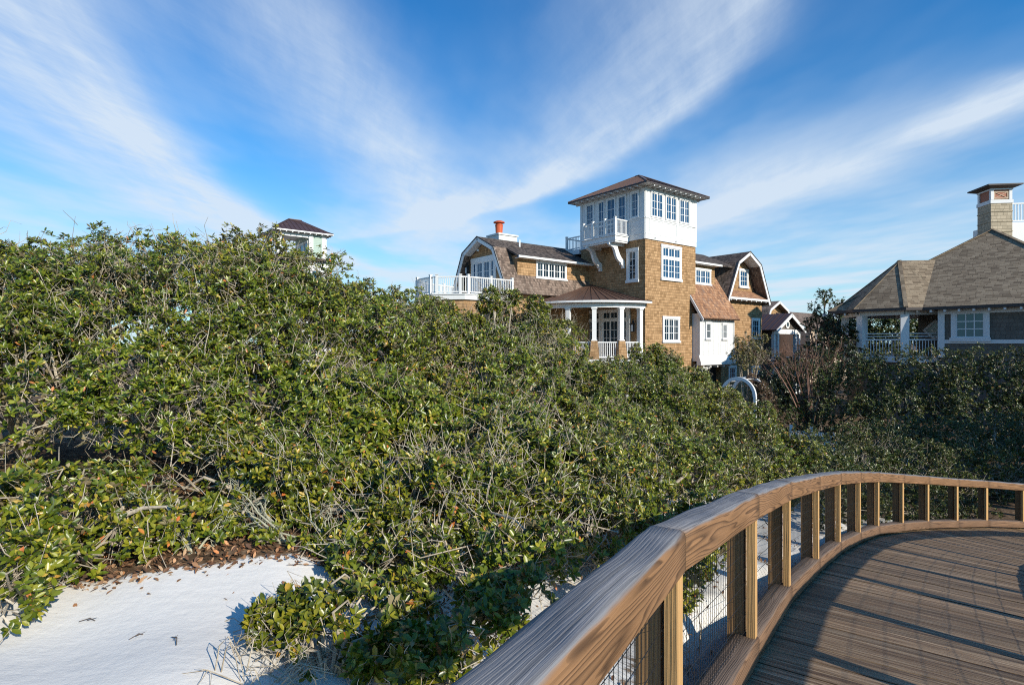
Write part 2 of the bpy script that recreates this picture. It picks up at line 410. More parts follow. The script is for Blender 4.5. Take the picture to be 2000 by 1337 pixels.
SC.view_settings.view_transform = 'Standard'; SC.view_settings.look = 'None'
SC.view_settings.exposure = 0.22; SC.view_settings.gamma = 1.0
SC.render.engine = 'CYCLES'
SC.cycles.use_denoising = False; SC.cycles.pixel_filter_type = 'BLACKMAN_HARRIS'; SC.cycles.filter_width = 1.1
SC.cycles.max_bounces = 6; SC.cycles.diffuse_bounces = 3; SC.cycles.glossy_bounces = 3
SC.cycles.transparent_max_bounces = 4; SC.cycles.sample_clamp_indirect = 4.0

# ------------------------------------------------------------------ boardwalk path (left railing nodes, underside of the cap)
K = 1.1
NODE = [(-1.65,-3.35,-.42),(-1.25,-1.95,-.52),(-.75,-.56,-.62),(-.145,.773,-.718),(.56,2.04,-.815),(1.38,3.31,-1.024),(2.18,4.53,-1.252),(3.04,5.69,-1.48),(3.90,6.79,-1.70),
        (4.79,7.84,-1.937),(5.68,8.81,-2.165),(6.69,9.71,-2.406),(7.74,10.54,-2.636),(8.88,11.29,-2.864),(10.04,11.96,-3.067),(11.35,12.54,-3.279),
        (12.75,13.0,-3.43),(14.2,13.3,-3.52)]
LN = [Vector(p) * K for p in NODE]
NN = len(LN)
CLEAR, CAPH, CAPW, BOTH = .75, .16, .15, .15
WID = 2.3
def nrm(i):
    a = LN[max(i-1, 0)]; b = LN[min(i+1, NN-1)]
    d = Vector((b.x-a.x, b.y-a.y, 0)).normalized()
    return d, Vector((d.y, -d.x, 0))           # tangent, inward (to the walker's right)
RN = [LN[i] + nrm(i)[1] * WID for i in range(NN)]
DECK = -(CLEAR + BOTH + .04)
PATH_XY = np.array([[(a.x+b.x)/2, (a.y+b.y)/2, a.z + DECK] for a, b in zip(LN, RN)])

# ------------------------------------------------------------------ ground
GP = np.array([(-3.6,1.8,-1.55),(-2.4,2.4,-1.46),(-1.5,2.4,-1.44),(-.7,2.4,-1.58),(-1.8,3.4,-1.40),(-3,3.6,-1.40),(-1.8,4.0,-1.34),(-2.4,5.4,-1.12),(-4.8,5.4,-1.0),(-3.6,8,-1.0),
    (-.1,2.0,-1.8),(-.2,3,-1.72),(.7,4.0,-1.95),(.6,5,-1.9),(2,5.6,-2.2),(2.8,6.9,-2.55),(3.6,8.4,-2.8),(4.6,9.6,-3.05),(6.2,11.5,-3.6),(9,14,-4.3),(0,8,-1.7),(0,14,-2.8),(-6,14,-2.0),(6,18,-4.2),(12,16,-4.6),(-8,20,-2.9),(0,24,-4.1),(14,25,-4.6),
    (0,40,-4.6),(30,40,-4.6),(-30,40,-4.6),(-30,10,-3.2),(0,-8,-1.9),(5,0,-3.0),(10,5,-4.2),(18,8,-4.8),(-10,-5,-2.0),(18,14,-4.75),(30,0,-4.8),(60,60,-4.6),(-60,60,-4.6),(-60,-60,-4.6),(60,-60,-4.6),(0,100,-4.6),(-1.4,1.2,-1.6),(-2.6,.9,-1.6),(7,6,-3.9)], float)
def H(x, y):
    x = np.asarray(x, float); y = np.asarray(y, float)
    num = np.zeros_like(x); den = np.zeros_like(x)
    for gx, gy, gz in GP:
        wgt = 1.0 / (((x-gx)**2 + (y-gy)**2) + .3) ** 2
        num += wgt * gz; den += wgt
    z = num / den
    near = np.clip(1 - np.hypot(x, y) / 40., 0, 1)
    z = z + near * (.03*np.sin(1.9*x+1.1*y) + .02*np.sin(4.2*y-1.9*x+1) + .012*np.sin(7.3*x+5.1*y))
    # keep the sand under the boardwalk
    for i in range(len(PATH_XY)):
        px_, py_, pz_ = PATH_XY[i]
        d2 = (x-px_)**2 + (y-py_)**2
        cap = pz_ - .30 + np.maximum(0, np.sqrt(d2) - 1.33) * 1.8
        z = np.minimum(z, cap)
    return z
def hz1(x, y): return float(H(np.array([x]), np.array([y]))[0])

def gridaxis(lo, hi, step, far):
    a = list(np.arange(lo, hi + 1e-6, step)); g = step; p = lo; pre = []
    while p > -far: g *= 1.25; p -= g; pre.append(p)
    g = step; p = hi; post = []
    while p < far: g *= 1.25; p += g; post.append(p)
    return np.array(pre[::-1] + a + post)
gx = gridaxis(-6, 8, .06, 1500); gy = gridaxis(.5, 12, .06, 1500)
X, Y = np.meshgrid(gx, gy)
Zg = H(X, Y)
nx, ny = len(gx), len(gy)
me = bpy.data.meshes.new('sand_ground')
vi = np.arange(nx*ny).reshape(ny, nx)
quads = np.stack([vi[:-1,:-1], vi[:-1,1:], vi[1:,1:], vi[1:,:-1]], -1).reshape(-1, 4)
def fastmesh(me, V, F):
    k = F.shape[1]
    me.vertices.add(len(V)); me.vertices.foreach_set('co', np.ascontiguousarray(V, np.float32).ravel())
    me.loops.add(F.size); me.loops.foreach_set('vertex_index', np.ascontiguousarray(F, np.int32).ravel())
    me.polygons.add(len(F)); me.polygons.foreach_set('loop_start', np.arange(0, F.size, k, dtype=np.int32))
    me.update(calc_edges=True); me.validate()
fastmesh(me, np.stack([X.ravel(), Y.ravel(), Zg.ravel()], 1), quads)
me.polygons.foreach_set('use_smooth', np.ones(len(quads), bool))
def crest(x):                       # where bare sand gives way to litter
    return 3.45 + .07*np.sin(3.5*x) - .25*np.clip(-1.9-x, 0, 2)
lit = np.clip((Y - crest(X)) / .2, 0, 1) * np.clip((-.5 - X) / .5, 0, 1)
lit = np.maximum(lit, np.clip((Y - 5.3) / .8, 0, 1) * np.clip((.8 - X) / .8, 0, 1))
lit = np.maximum(lit, np.clip((X - .1) / .6, 0, 1) * np.clip((5.2 - Y) / 2.0, 0, 1) * .55)
lit = np.maximum(lit, np.clip((np.hypot(X, Y) - 13) / 3, 0, 1))
a = me.attributes.new('litter', 'FLOAT', 'POINT'); a.data.foreach_set('value', lit.ravel().astype(np.float32))
me.materials.append(M['white_sand'])
go = bpy.data.objects.new('sand_ground', me); COL.objects.link(go); go['kind'] = 'structure'
go['label'] = 'white sand dune and ground'; 

# ------------------------------------------------------------------ boardwalk
bw = thing('boardwalk', 'curved weathered timber boardwalk with brown handrails and wire mesh infill', 'boardwalk', tuple(PATH_XY[4]))
BO = tuple(PATH_XY[4])
def catmull(pts, t_):
    i = min(int(t_), len(pts)-2); f = t_ - i
    p0, p1, p2, p3 = pts[max(i-1,0)], pts[i], pts[i+1], pts[min(i+2,len(pts)-1)]
    return .5*((2*p1) + (p2-p0)*f + (2*p0-5*p1+4*p2-p3)*f*f + (3*p1-p0-3*p2+p3)*f**3)
mb = MB(); sc = MB(); tt = 0.0; ends = NN - 1.001
while tt < ends:
    a0 = catmull(LN, tt); b0 = catmull(RN, tt)
    mid = (catmull(LN, min(tt+.1, ends)) + catmull(RN, min(tt+.1, ends)) - a0 - b0).length / 2 / .1
    st = .140 / max(mid, .3); gp = .008 / max(mid, .3)
    t1 = min(tt + st, ends)
    a1 = catmull(LN, t1); b1 = catmull(RN, t1)
    dz = Vector((0,0,DECK + random.uniform(-.003, .003)))
    e0 = (a0-b0); e0.z = 0; e0.normalize(); e1 = (a1-b1); e1.z = 0; e1.normalize()
    ex = .16 + random.uniform(-.012, .012)
    A0 = a0 + e0*ex + dz; B0 = b0 - e0*ex + dz; A1 = a1 + e1*ex + dz; B1 = b1 - e1*ex + dz
    th = Vector((0,0,.04)); jz = Vector((0,0,random.uniform(-.003,.003)))
    mb.hexa([A0-th, A1-th, B1-th, B0-th, A0, A1+jz, B1+jz, B0], 0, tuple(e0))
    for fa in (.055, .5, .945):
        for fb in (.3, .7):
            q = A0.lerp(B0, fa).lerp(A1.lerp(B1, fa), fb + random.uniform(-.06, .06)) + Vector((0,0,.0045)) + e0*random.uniform(-.012, .012)
            sc.poly([q + Vector((.0048*math.cos(k*PI/3), .0048*math.sin(k*PI/3), 0)) for k in range(6)])
    tt = t1 + gp
mb.build('deck', 'deck_wood', bw, BO)
o = sc.build('screw_heads', 'dark_iron', bw, BO, fix=False); o['kind'] = 'stuff'
def rrect(wd, ht, r, n=3):
    pts = []
    for cx_, cz_, a0 in ((wd/2-r, ht-r, 0), (-wd/2+r, ht-r, PI/2), (-wd/2+r*.4, r*.4, PI), (wd/2-r*.4, r*.4, 1.5*PI)):
        rr = r if a0 < PI else r*.4
        pts += [(cx_ + rr*math.cos(a0+PI/2*k/n), cz_ + rr*math.sin(a0+PI/2*k/n)) for k in range(n+1)]
    return pts
def beam_section(mb, nodes, i, wd, ht, z0, off, r, seg=8, gap=.0015, wear=.004):
    prof = rrect(wd, ht, r)
    def frame(j):
        p = nodes[j]; a = nodes[max(j-1,0)]; b = nodes[min(j+1,NN-1)]
        d1 = Vector((b.x-p.x, b.y-p.y, 0)); d0 = Vector((p.x-a.x, p.y-a.y, 0))
        if d1.length < 1e-6: d1 = d0
        if d0.length < 1e-6: d0 = d1
        dd = (d0.normalized() + d1.normalized()).normalized()
        return p, Vector((dd.y, -dd.x, 0))
    p0, n0 = frame(i); p1, n1 = frame(i+1)
    rings = []; L = (p1-p0).length
    ph = [random.uniform(0, 6.28) for _ in prof]
    for k in range(seg+1):
        f = gap/L + (1-2*gap/L)*k/seg
        c = p0.lerp(p1, f); nn = n0.lerp(n1, f)
        w0 = wear * (1 if 0 < k < seg else .5)
        rings.append([c + nn*(off + q[0] + w0*math.sin(ph[j]+f*9)*.5) + Vector((0,0,z0 + q[1] + (w0*math.sin(ph[j]*1.7+f*13) if q[1] > ht*.5 else 0))) for j, q in enumerate(prof)])
    mb.loft(rings, 0, True, tuple((p1-p0).normalized()))
def railing(nodes, sgn, i0, i1):
    for i in range(i0, i1):
        b = MB(); beam_section(b, nodes, i, CAPW, CAPH, 0., 0., .022, 10); b.build('top_rail', 'rail_wood', bw, BO, smooth=True)
        b = MB(); beam_section(b, nodes, i, .15, BOTH, -CLEAR-BOTH, 0., .02, 6, wear=.003); b.build('bottom_rail', 'low_rail_wood', bw, BO, smooth=True)
        p0, p1 = nodes[i], nodes[i+1]
        d_ = Vector((p1.x-p0.x, p1.y-p0.y, 0)).normalized(); nn = Vector((d_.y, -d_.x, 0)) * sgn
        b = MB(); L = (p1-p0).length; nv = int(L / .042); o_ = nn * -.004
        for k in range(1, nv):
            q = p0.lerp(p1, k/nv) + o_
            b.tube([q + Vector((0,0,.01)), q + Vector((0,0,-CLEAR-.01))], .0016, 3, cap=False)
        for k in range(8):
            z_ = -CLEAR + .02 + k*.1 + .01
            b.tube([p0+o_+nn*.003+Vector((0,0,z_)), p1+o_+nn*.003+Vector((0,0,z_))], .0017, 3, cap=False)
        b.build('wire_mesh', 'wire', bw, BO, fix=False)
    for i in range(i0, i1+1):
        p = nodes[i]; a = nodes[max(i-1,0)]; c = nodes[min(i+1,NN-1)]
        d_ = Vector((c.x-a.x, c.y-a.y, 0)).normalized(); nn = Vector((d_.y, -d_.x, 0)) * sgn
        def post(cn, w_, t_, z0, z1, nm, mt, off):
            q = p + nn*cn + d_*off
            b = MB(); b.hexa([q+d_*x+nn*y+Vector((0,0,z)) for z in (z0, z1) for x, y in ((-w_/2,-t_/2),(w_/2,-t_/2),(w_/2,t_/2),(-w_/2,t_/2))], 0, (0,0,1))
            o = b.build(nm, mt, bw, BO)
            md = o.modifiers.new('edge', 'BEVEL'); md.width = .004; md.segments = 1
        post(-.062, .10, .10, -CLEAR-BOTH-1.1, .004, 'post', 'outer_post_wood', 0)
        post(.036, .082, .05, -CLEAR-.02, .004, 'batten', 'post_wood', -.03)
railing(LN, 1, 0, NN-2)
railing(RN, -1, 0, NN-2)
b = MB()
for nodes in (LN, RN):
    for i in range(NN-2):
        nn = nrm(i)[1] * (1 if nodes is LN else -1); n2 = nrm(i+1)[1] * (1 if nodes is LN else -1)
        b.bar(nodes[i] + nn*.12 + Vector((0,0,DECK-.15)), nodes[i+1] + n2*.12 + Vector((0,0,DECK-.15)), .05, .2)
b.build('stringer', 'outer_post_wood', bw, BO)

# ------------------------------------------------------------------ houses: shared helpers
ANG = math.radians(37.8)
class Face:
    def __init__(s, axis, c): s.a, s.c = axis, c
    def box(s, mb, s0, s1, z0, z1, d0, d1, mat=0):
        if s0 > s1: s0, s1 = s1, s0
        if s.a == 'y': mb.box(s0, s1, s.c-d1, s.c-d0, z0, z1, mat)
        else: mb.box(s.c-d1, s.c-d0, s0, s1, z0, z1, mat)
    def quad(s, mb, s0, s1, z0, z1, d, mat=0):
        if s0 > s1: s0, s1 = s1, s0
        q = [(s0,z0),(s1,z0),(s1,z1),(s0,z1)]
        if s.a == 'y': mb.poly([(a, s.c-d, z) for a, z in q], mat)
        else: mb.poly([(s.c-d, a, z) for a, z in q[::-1]], mat)
def window(parent, F, s0, s1, z0, z1, units=1, cols=2, rows=3, casing=.11, off=(0,0,-4.6), glassm='sky_tint_glass', head=False, sill=True, name='window', transom=None, trim='white_trim', mun=.03, d=.07):
    if s0 > s1: s0, s1 = s1, s0
    b = MB(); g = MB()
    c = casing
    F.box(b, s0, s0+c, z0+.002, z1-.002, -.02, d); F.box(b, s1-c, s1, z0+.002, z1-.002, -.02, d)
    F.box(b, s0-.02, s1+.02, z1-c, z1+.02, -.02, d+.012)
    if sill: F.box(b, s0-.05, s1+.05, z0-.03, z0+c*.75, -.02, d+.05)
    else: F.box(b, s0-.01, s1+.01, z0, z0+c*.75, -.02, d+.01)
    i0, i1, k0, k1 = s0+c, s1-c, z0+c*.75, z1-c
    bands = [(k0, k1, rows)]
    if transom:
        zt, tr = transom
        F.box(b, i0, i1, zt-.06, zt+.06, -.02, d-.012); bands = [(k0, zt-.06, rows), (zt+.06, k1, tr)]
    uw = (i1 - i0) / units
    for (a0, a1, rw) in bands:
        for u in range(units):
            l, r = i0 + u*uw, i0 + (u+1)*uw
            sd = .055
            F.box(b, l, l+sd, a0, a1, -.02, d-.025); F.box(b, r-sd, r, a0, a1, -.02, d-.025)
            F.box(b, l+sd, r-sd, a0, a0+sd*1.2, -.02, d-.027); F.box(b, l+sd, r-sd, a1-sd, a1, -.02, d-.027)
            gl, gr, g0, g1 = l+sd, r-sd, a0+sd*1.2, a1-sd
            for k in range(1, cols): F.box(b, gl+(gr-gl)*k/cols-mun/2, gl+(gr-gl)*k/cols+mun/2, g0, g1, -.02, d-.04)
            for k in range(1, rw): F.box(b, gl, gr, g0+(g1-g0)*k/rw-mun/2, g0+(g1-g0)*k/rw+mun/2, -.02, d-.043)
            F.quad(g, gl, gr, g0, g1, .012)
    o = b.build(name, trim, parent, off)
    g.build('pane', glassm, o, off)
    return o
def seams(mb, A, B, Cc, D, sp, h=.035, w_=.03, mat=0):
    A, B, Cc, D = map(Vector, (A, B, Cc, D))
    e = (B-A); L = e.length; e.normalize()
    n = e.cross(D-A).normalized()
    if n.z < 0: n = -n
    up = n.cross(e).normalized()
    if up.z < 0: up = -up
    hh = (D-A).dot(up); eD = (D-A).dot(e); eC = (Cc-A).dot(e)
    k = max(1, round(L/sp))
    for i in range(k+1):
        s_ = L*i/k
        if s_ < eD: q = hh*s_/max(eD, 1e-6)
        elif s_ > eC: q = hh*(L-s_)/max(L-eC, 1e-6)
        else: q = hh
        if q < .15: continue
        p = A + e*s_ + n*h*.5
        mb.bar(p, p + up*q, w_, h, mat, tuple(n))
def rail_run(b, p, q, zb, zt, sp=.12, post0=True, post1=True, pw=.13, bal=.035):
    p = Vector(p); q = Vector(q); d_ = (q-p); L = d_.length; d_.normalize()
    Z = lambda v, z: Vector((v.x, v.y, z))
    b.bar(Z(p, zt-.05), Z(q, zt-.05), .09, .07); b.bar(Z(p, zb+.10), Z(q, zb+.10), .06, .07)
    n = max(2, int(L/sp))
    for k in range(1, n):
        r = p.lerp(q, k/n); b.bar(Z(r, zb+.135), Z(r, zt-.085), bal, bal, 0, tuple(Vector((d_.y, -d_.x, 0))))
    for f, r in ((post0, p), (post1, q)):
        if f:
            b.bar(Z(r, zb), Z(r, zt+.06), pw, pw, 0, tuple(Vector((d_.y, -d_.x, 0))))
            b.bar(Z(r, zt+.06), Z(r, zt+.10), pw+.05, pw+.05, 0, tuple(Vector((d_.y, -d_.x, 0))))

# ------------------------------------------------------------------ main shingle house
OX, OY, GZ = 8.51, 36.0, -4.6
OFF = (0, 0, GZ)
hs_ = thing('shingle_house', 'large cedar shingle house with white top tower, gambrel wings and round porch', 'house', (OX, OY, GZ), ANG)
TW, TD = 5.45, 5.75
def part(b, nm, mt, off=OFF, par=None, **k): return b.build(nm, mt, par or hs_, off, **k)
b = MB(); b.box(0, TW, 0, TD, -4.6, 6.7); part(b, 'tower_wall', 'cedar_wall')
# white top storey
b = MB(); b.box(-.05, TW+.05, -.05, TD+.05, 6.65, 10.06)
R, Lf = Face('y', -.05), Face('x', -.05)
for F, ln in ((R, TW), (Lf, TD)):
    F.box(b, -.002, ln+.002, 6.65, 6.98, -.01, .03); F.box(b, -.03, ln+.03, 7.98, 8.07, -.01, .05); F.box(b, -.02, ln+.02, 6.98, 7.03, -.01, .045)
    F.box(b, -.004, ln+.004, 9.84, 10.05, -.01, .028)
    for c in ([-.004, ln-.22+.054] ): F.box(b, c, c+.2, 7.03, 9.84, -.01, .026)
for s0, s1 in ((.42, 1.78), (1.95, 3.25), (3.42, 4.78)):
    for e in (s0-.08, s1-.04): R.box(b, e, e+.12, 7.03, 7.98, -.01, .024)
    R.box(b, s0+.04, s1-.04, 7.03, 7.12, -.01, .022); R.box(b, s0+.04, s1-.04, 7.89, 7.98, -.01, .022)
for e in (.14, .62, 1.10): pass
Lf.box(b, .3, 1.15, 7.03, 7.12, -.01, .022); Lf.box(b, .3, 1.15, 7.89, 7.98, -.01, .022); Lf.box(b, 1.15, 1.25, 7.03, 7.98, -.01, .024); Lf.box(b, .196, .3, 7.03, 7.98, -.01, .024)
for e in (1.30, 2.30, 3.30, 4.12, 5.3): Lf.box(b, e-.05, e+.05, 8.07, 9.84, -.01, .02)
for e in (1.86, 3.33): R.box(b, e-.04, e+.04, 8.07, 9.84, -.01, .02)
for sx in (.85, 3.05): R.box(b, sx, sx+.09, 6.75, 6.83, .03, .12)
part(b, 'white_storey', 'white_paint')
for s0, s1 in ((.48, 1.74), (1.98, 3.2), (3.46, 4.66)): window(hs_, R, s0, s1, 8.09, 9.76, 2, 2, 3, .07, OFF, sill=False)
window(hs_, Lf, .42, 1.12, 8.07, 9.80, 1, 3, 3, .09, OFF, sill=False)
window(hs_, Lf, 4.40, 5.22, 8.07, 9.80, 1, 3, 3, .09, OFF, sill=False)
for s0, s1 in ((1.50, 2.22), (2.42, 3.24), (3.40, 4.04)):
    o = window(hs_, Lf, s0, s1, 6.98, 9.78, 1, 2, 4, .06, OFF, sill=False, name='balcony_door')
# tower roof
def hip(parent, x0, x1, y0, y1, ze, r0, r1, zr, ov, mats, sp=.42, thick=.10, soffit='white_paint', off=OFF, nm='roof'):
    E = [(x0-ov, y0-ov, ze), (x1+ov, y0-ov, ze), (x1+ov, y1+ov, ze), (x0-ov, y1+ov, ze)]
    b = MB(); a0 = (*r0, zr); a1 = (*r1, zr)
    fs = [(E[0], E[1], a0, a0), (E[1], E[2], a1, a0), (E[2], E[3], a1, a1), (E[3], E[0], a0, a1)]
    for A, B, C_, D_ in fs:
        b.poly([A, B, C_] if C_ == D_ else [A, B, C_, D_], 0)
        if sp: seams(b, A, B, C_, D_, sp)
    for A, C_ in zip(E, (a0, a0, a1, a1)): b.bar(Vector(A)+Vector((0,0,.02)), Vector(C_)+Vector((0,0,.02)), .10, .05)
    b.bar(Vector(a0)+Vector((0,0,.02)), Vector(a1)+Vector((0,.001,.02)), .12, .06)
    for k in range(4):
        A, B = Vector(E[k]), Vector(E[(k+1)%4]); z = Vector((0,0,thick))
        b.poly([A-z, B-z, B, A], 1)
    ro = b.build(nm, mats, parent, off)
    b = MB(); b.box(x0-ov+.03, x1+ov-.03, y0-ov+.03, y1+ov-.03, ze-thick+.03, ze-thick+.06)
    for k in range(int((x1-x0)/.55)+1):
        x = x0 + .1 + k*.55
        for y in (y0-ov+.05, y1+.02): b.box(x, x+.09, y, y+ov-.07, ze-thick-.09, ze-thick+.03)
    for k in range(int((y1-y0)/.55)+1):
        y = y0 + .1 + k*.55
        for x in (x0-ov+.05, x1+.02): b.box(x, x+ov-.07, y, y+.09, ze-thick-.09, ze-thick+.03)
    b.build('soffit', soffit, ro, off)
    return ro
hip(hs_, 0, TW, 0, TD, 10.10, (2.72, 2.70), (2.72, 3.05), 11.80, .68, ['copper_metal', 'dark_fascia'], nm='tower_roof')
# tower windows below
R0, L0 = Face('y', 0.), Face('x', 0.)
window(hs_, R0, 1.58, 3.78, 4.14, 6.46, 3, 2, 3, .17, OFF, transom=(5.62, 1))
window(hs_, R0, 1.74, 3.58, .02, 1.74, 3, 2, 3, .15, OFF, glassm='dark_glass')
window(hs_, L0, .52, 1.50, 3.95, 6.15, 1, 2, 4, .2, OFF, glassm='dark_glass')
# balcony
b = MB(); BX0, BY0, BY1 = -1.40, 1.28, 4.27
b.box(BX0, -.08, BY0, BY1, 6.60, 6.90); b.box(BX0-.06, -.08, BY0-.06, BY1+.06, 6.90, 6.96)
b.box(BX0+.05, -.08, BY0+.05, BY1-.05, 6.50, 6.60)
for y in (1.78, 3.80): b.box(BX0-.1, -.02, y-.07, y+.07, 6.36, 6.5)
bo = part(b, 'balcony', 'white_trim')
b = MB()
rail_run(b, (BX0+.07, BY0+.07, 0), (-.12, BY0+.07, 0), 6.96, 8.02, .12, True, False)
rail_run(b, (BX0+.07, BY0+.07, 0), (BX0+.07, 2.25, 0), 6.96, 8.02, .12, False, True)
rail_run(b, (BX0+.07, 2.25, 0), (BX0+.07, 3.33, 0), 6.96, 8.02, .12, False, True)
rail_run(b, (BX0+.07, 3.33, 0), (BX0+.07, BY1-.07, 0), 6.96, 8.02, .12, False, True)
rail_run(b, (BX0+.07, BY1-.07, 0), (-.12, BY1-.07, 0), 6.96, 8.02, .12, False, False)
part(b, 'balcony_railing', 'white_trim', par=bo)
prof = [(0,4.92),(.16,4.92),(.2,5.12),(.34,5.14),(.36,5.28),(.52,5.33),(.72,5.5),(.86,5.75),(.94,6.0),(1.08,6.2),(1.36,6.3),(1.36,6.37),(.72,6.37),(.62,6.1),(.46,5.8),(.26,5.55),(0,5.45)]
for y in (1.78, 3.80):
    b = MB(); b.prism([(-.0-x, z) for x, z in prof], 1, y-.09, y+.09); part(b, 'bracket', 'white_trim', par=bo)
# roof deck railing behind the tower
b = MB(); rail_run(b, (-.02, 7.25, 0), (-.02, 5.9, 0), 6.75, 7.72, .14, True, False); rail_run(b, (-.02, 7.25, 0), (3, 7.25, 0), 6.75, 7.72, .14, False, True)
b.box(-.1, 3, 5.85, 7.3, 6.4, 6.75)
part(b, 'roof_deck_railing', 'white_trim')

# left gambrel wing: ridge along x
YP, ZP = 7.73, 7.05
prof_f = [(4.38, 3.10), (5.90, 6.15), (YP, ZP)]
prof_b = [(YP, ZP), (9.56, 6.15), (11.08, 3.10)]
X0, X1 = -7.65, 1.5
b = MB()
def slab(b, p, q, x0, x1, th, mat):
    (y0, z0), (y1, z1) = p, q
    n = Vector((0, -(z1-z0), (y1-y0))).normalized() * th
    if n.z < 0: n = -n
    P_ = [Vector((x0,y0,z0)), Vector((x1,y0,z0)), Vector((x1,y1,z1)), Vector((x0,y1,z1))]
    b.hexa([v - n for v in P_] + P_, mat)
slab(b, prof_f[0], prof_f[1], X0, X1, .14, 0); slab(b, prof_f[1], prof_f[2], X0, X1, .14, 1)
slab(b, prof_b[0], prof_b[1], X0, X1, .14, 1); slab(b, prof_b[1], prof_b[2], X0, X1, .14, 0)
lw = part(b, 'wing_roof', ['brown_roof_shingle', 'dark_roof_shingle'])
b = MB()   # rake boards + soffit
def rake(b, pts, c, axis, wd=.26, th=.06, drop=.14):
    for (p, q) in zip(pts[:-1], pts[1:]):
        p_, q_ = Vector((p[0], p[1])), Vector((q[0], q[1]))
        d_ = (q_-p_).normalized(); n = Vector((-d_.y, d_.x))
        if n.y > 0: n = -n
        a0, a1 = p_ + n*drop*0.15, q_ + n*drop*0.15
        q4 = [a0, a1, a1 + n*wd, a0 + n*wd]
        b.prism([(v.x, v.y) for v in q4], axis, c, c+th)
rake(b, prof_f + prof_b[1:], X0-.07, 0)
part(b, 'rake_board', 'white_trim', par=lw)
b = MB(); rake(b, prof_f + prof_b[1:], X0-.10, 0, .07, .03, -.2); part(b, 'rake_edge', 'dark_fascia', par=lw)
GXW = -7.05
inn = lambda pr, dy, dz: [(y + dy, z - dz) for y, z in pr]
gable = [(4.95, 2.8), (4.75, 3.10), (6.08, 5.98), (YP, 6.83), (9.38, 5.98), (10.7, 3.10), (10.5, 2.8)]
b = MB(); b.prism(gable, 0, GXW, -.2); part(b, 'gable_wall', 'cedar_wall')
b = MB()   # boarded soffit lining of the gable overhang
for p, q in zip(prof_f + prof_b[1:], (prof_f + prof_b[1:])[1:]):
    slab(b, (p[0], p[1]-.16), (q[0], q[1]-.16), X0+.02, GXW, .03, 0)
part(b, 'gable_soffit', 'white_paint', par=lw)
GL = Face('x', GXW)
b = MB(); GL.box(b, 6.45, 9.35, 5.52, 5.78, -.02, .09); GL.box(b, 6.45, 6.6, 2.9, 5.52, -.02, .07); GL.box(b, 9.2, 9.35, 2.9, 5.52, -.02, .07)
part(b, 'door_casing', 'white_trim')
for s0, s1, c_ in ((6.62, 7.08, 1), (7.1, 7.9, 2), (7.92, 8.72, 2), (8.75, 9.18, 1)):
    window(hs_, GL, s0, s1, 2.9, 5.5, 1, c_, 4, .07, OFF, sill=False, name='terrace_door')
b = MB(); b.box(GXW-.32, GXW-.12, 9.5, 9.7, 4.75, 5.25); b.box(GXW-.36, GXW-.08, 9.46, 9.74, 5.25, 5.3); b.box(GXW-.26, GXW-.18, 9.56, 9.64, 5.3, 5.55); b.box(GXW-.36, GXW-.08, 9.46, 9.74, 4.7, 4.75)
lo = part(b, 'wall_lantern', 'dark_iron')
b = MB(); b.box(GXW-.33, GXW-.11, 9.52, 9.68, 4.82, 5.2); part(b, 'lantern_glass', 'lamp_glass', par=lo)
b = MB(); b.lathe((GXW-.2, 8.3, 6.25), [(.02,-.08),(.09,-.06),(.09,.06),(.02,.08)], 8); part(b, 'flood_light', 'white_trim')
# dormer of the left wing
DX0 = -6.45
b = MB(); b.box(DX0, .0, 5.0, 6.4, 4.12, 5.62); part(b, 'dormer_wall', 'cedar_wall')
b = MB(); slab(b, (4.62, 5.54), (6.0, 6.20), DX0-.22, .0, .12, 0); dr = part(b, 'dormer_roof', 'dark_roof_shingle')
b = MB(); b.box(DX0-.25, -.02, 4.52, 4.62, 5.40, 5.53); b.box(DX0-.2, -.02, 4.62, 5.0, 5.38, 5.42); part(b, 'gutter', 'white_trim', par=dr)
window(hs_, Face('y', 5.0), -4.92, -2.2, 4.24, 5.38, 5, 2, 2, .1, OFF, glassm='dark_glass')
b = MB(); b.tube([(-5.0, 6.6, 6.45), (-5.0, 6.6, 6.95)], .06, 8); part(b, 'vent_pipe', 'white_trim')
# chimney
b = MB(); b.box(-5.75, -4.15, 7.95, 9.3, 5.8, 7.45); b.box(-5.82, -4.08, 7.88, 9.37, 7.45, 7.56); ch = part(b, 'chimney', 'white_paint')
b = MB(); b.lathe((-5.25, 8.6, 7.56), [(.27,0),(.27,.06),(.24,.1),(.27,.62),(.29,.66),(.29,.70),(.24,.72),(.22,.82),(.4,.84),(.4,.90),(.22,.98),(.03,1.0)], 16); part(b, 'chimney_pot', 'terracotta', par=ch)
# lower walls of the left wing
b = MB(); b.box(-7.1, 0, 4.9, 10.6, -4.6, 3.05); part(b, 'wing_wall', 'cedar_wall')
# terrace
TP = [(-7.3, 4.3), (-10.9, 4.3), (-12.27, 5.67), (-12.27, 7.8), (-10.9, 9.17), (-7.3, 10.4)]
b = MB()
def ring_wall(b, pts, z0, z1, mat=0, close=True):
    n = len(pts)
    for k in range(n if close else n-1):
        a_, c_ = pts[k], pts[(k+1)%n]
        b.poly([(*a_, z0), (*c_, z0), (*c_, z1), (*a_, z1)], mat)
def solid(b, pts, z0, z1, mat=0):
    ring_wall(b, pts, z0, z1, mat); b.poly([(*p, z1) for p in pts], mat); b.poly([(*p, z0) for p in pts[::-1]], mat)
def grow(pts, k):
    c = Vector((sum(p[0] for p in pts)/len(pts), sum(p[1] for p in pts)/len(pts)))
    return [tuple(c + (Vector(p)-c)*k) for p in pts]
solid(b, TP, 2.52, 2.80); solid(b, grow(TP, 1.02), 2.80, 2.87)
te = part(b, 'terrace', 'white_paint')
b = MB(); rp = grow(TP, .985)
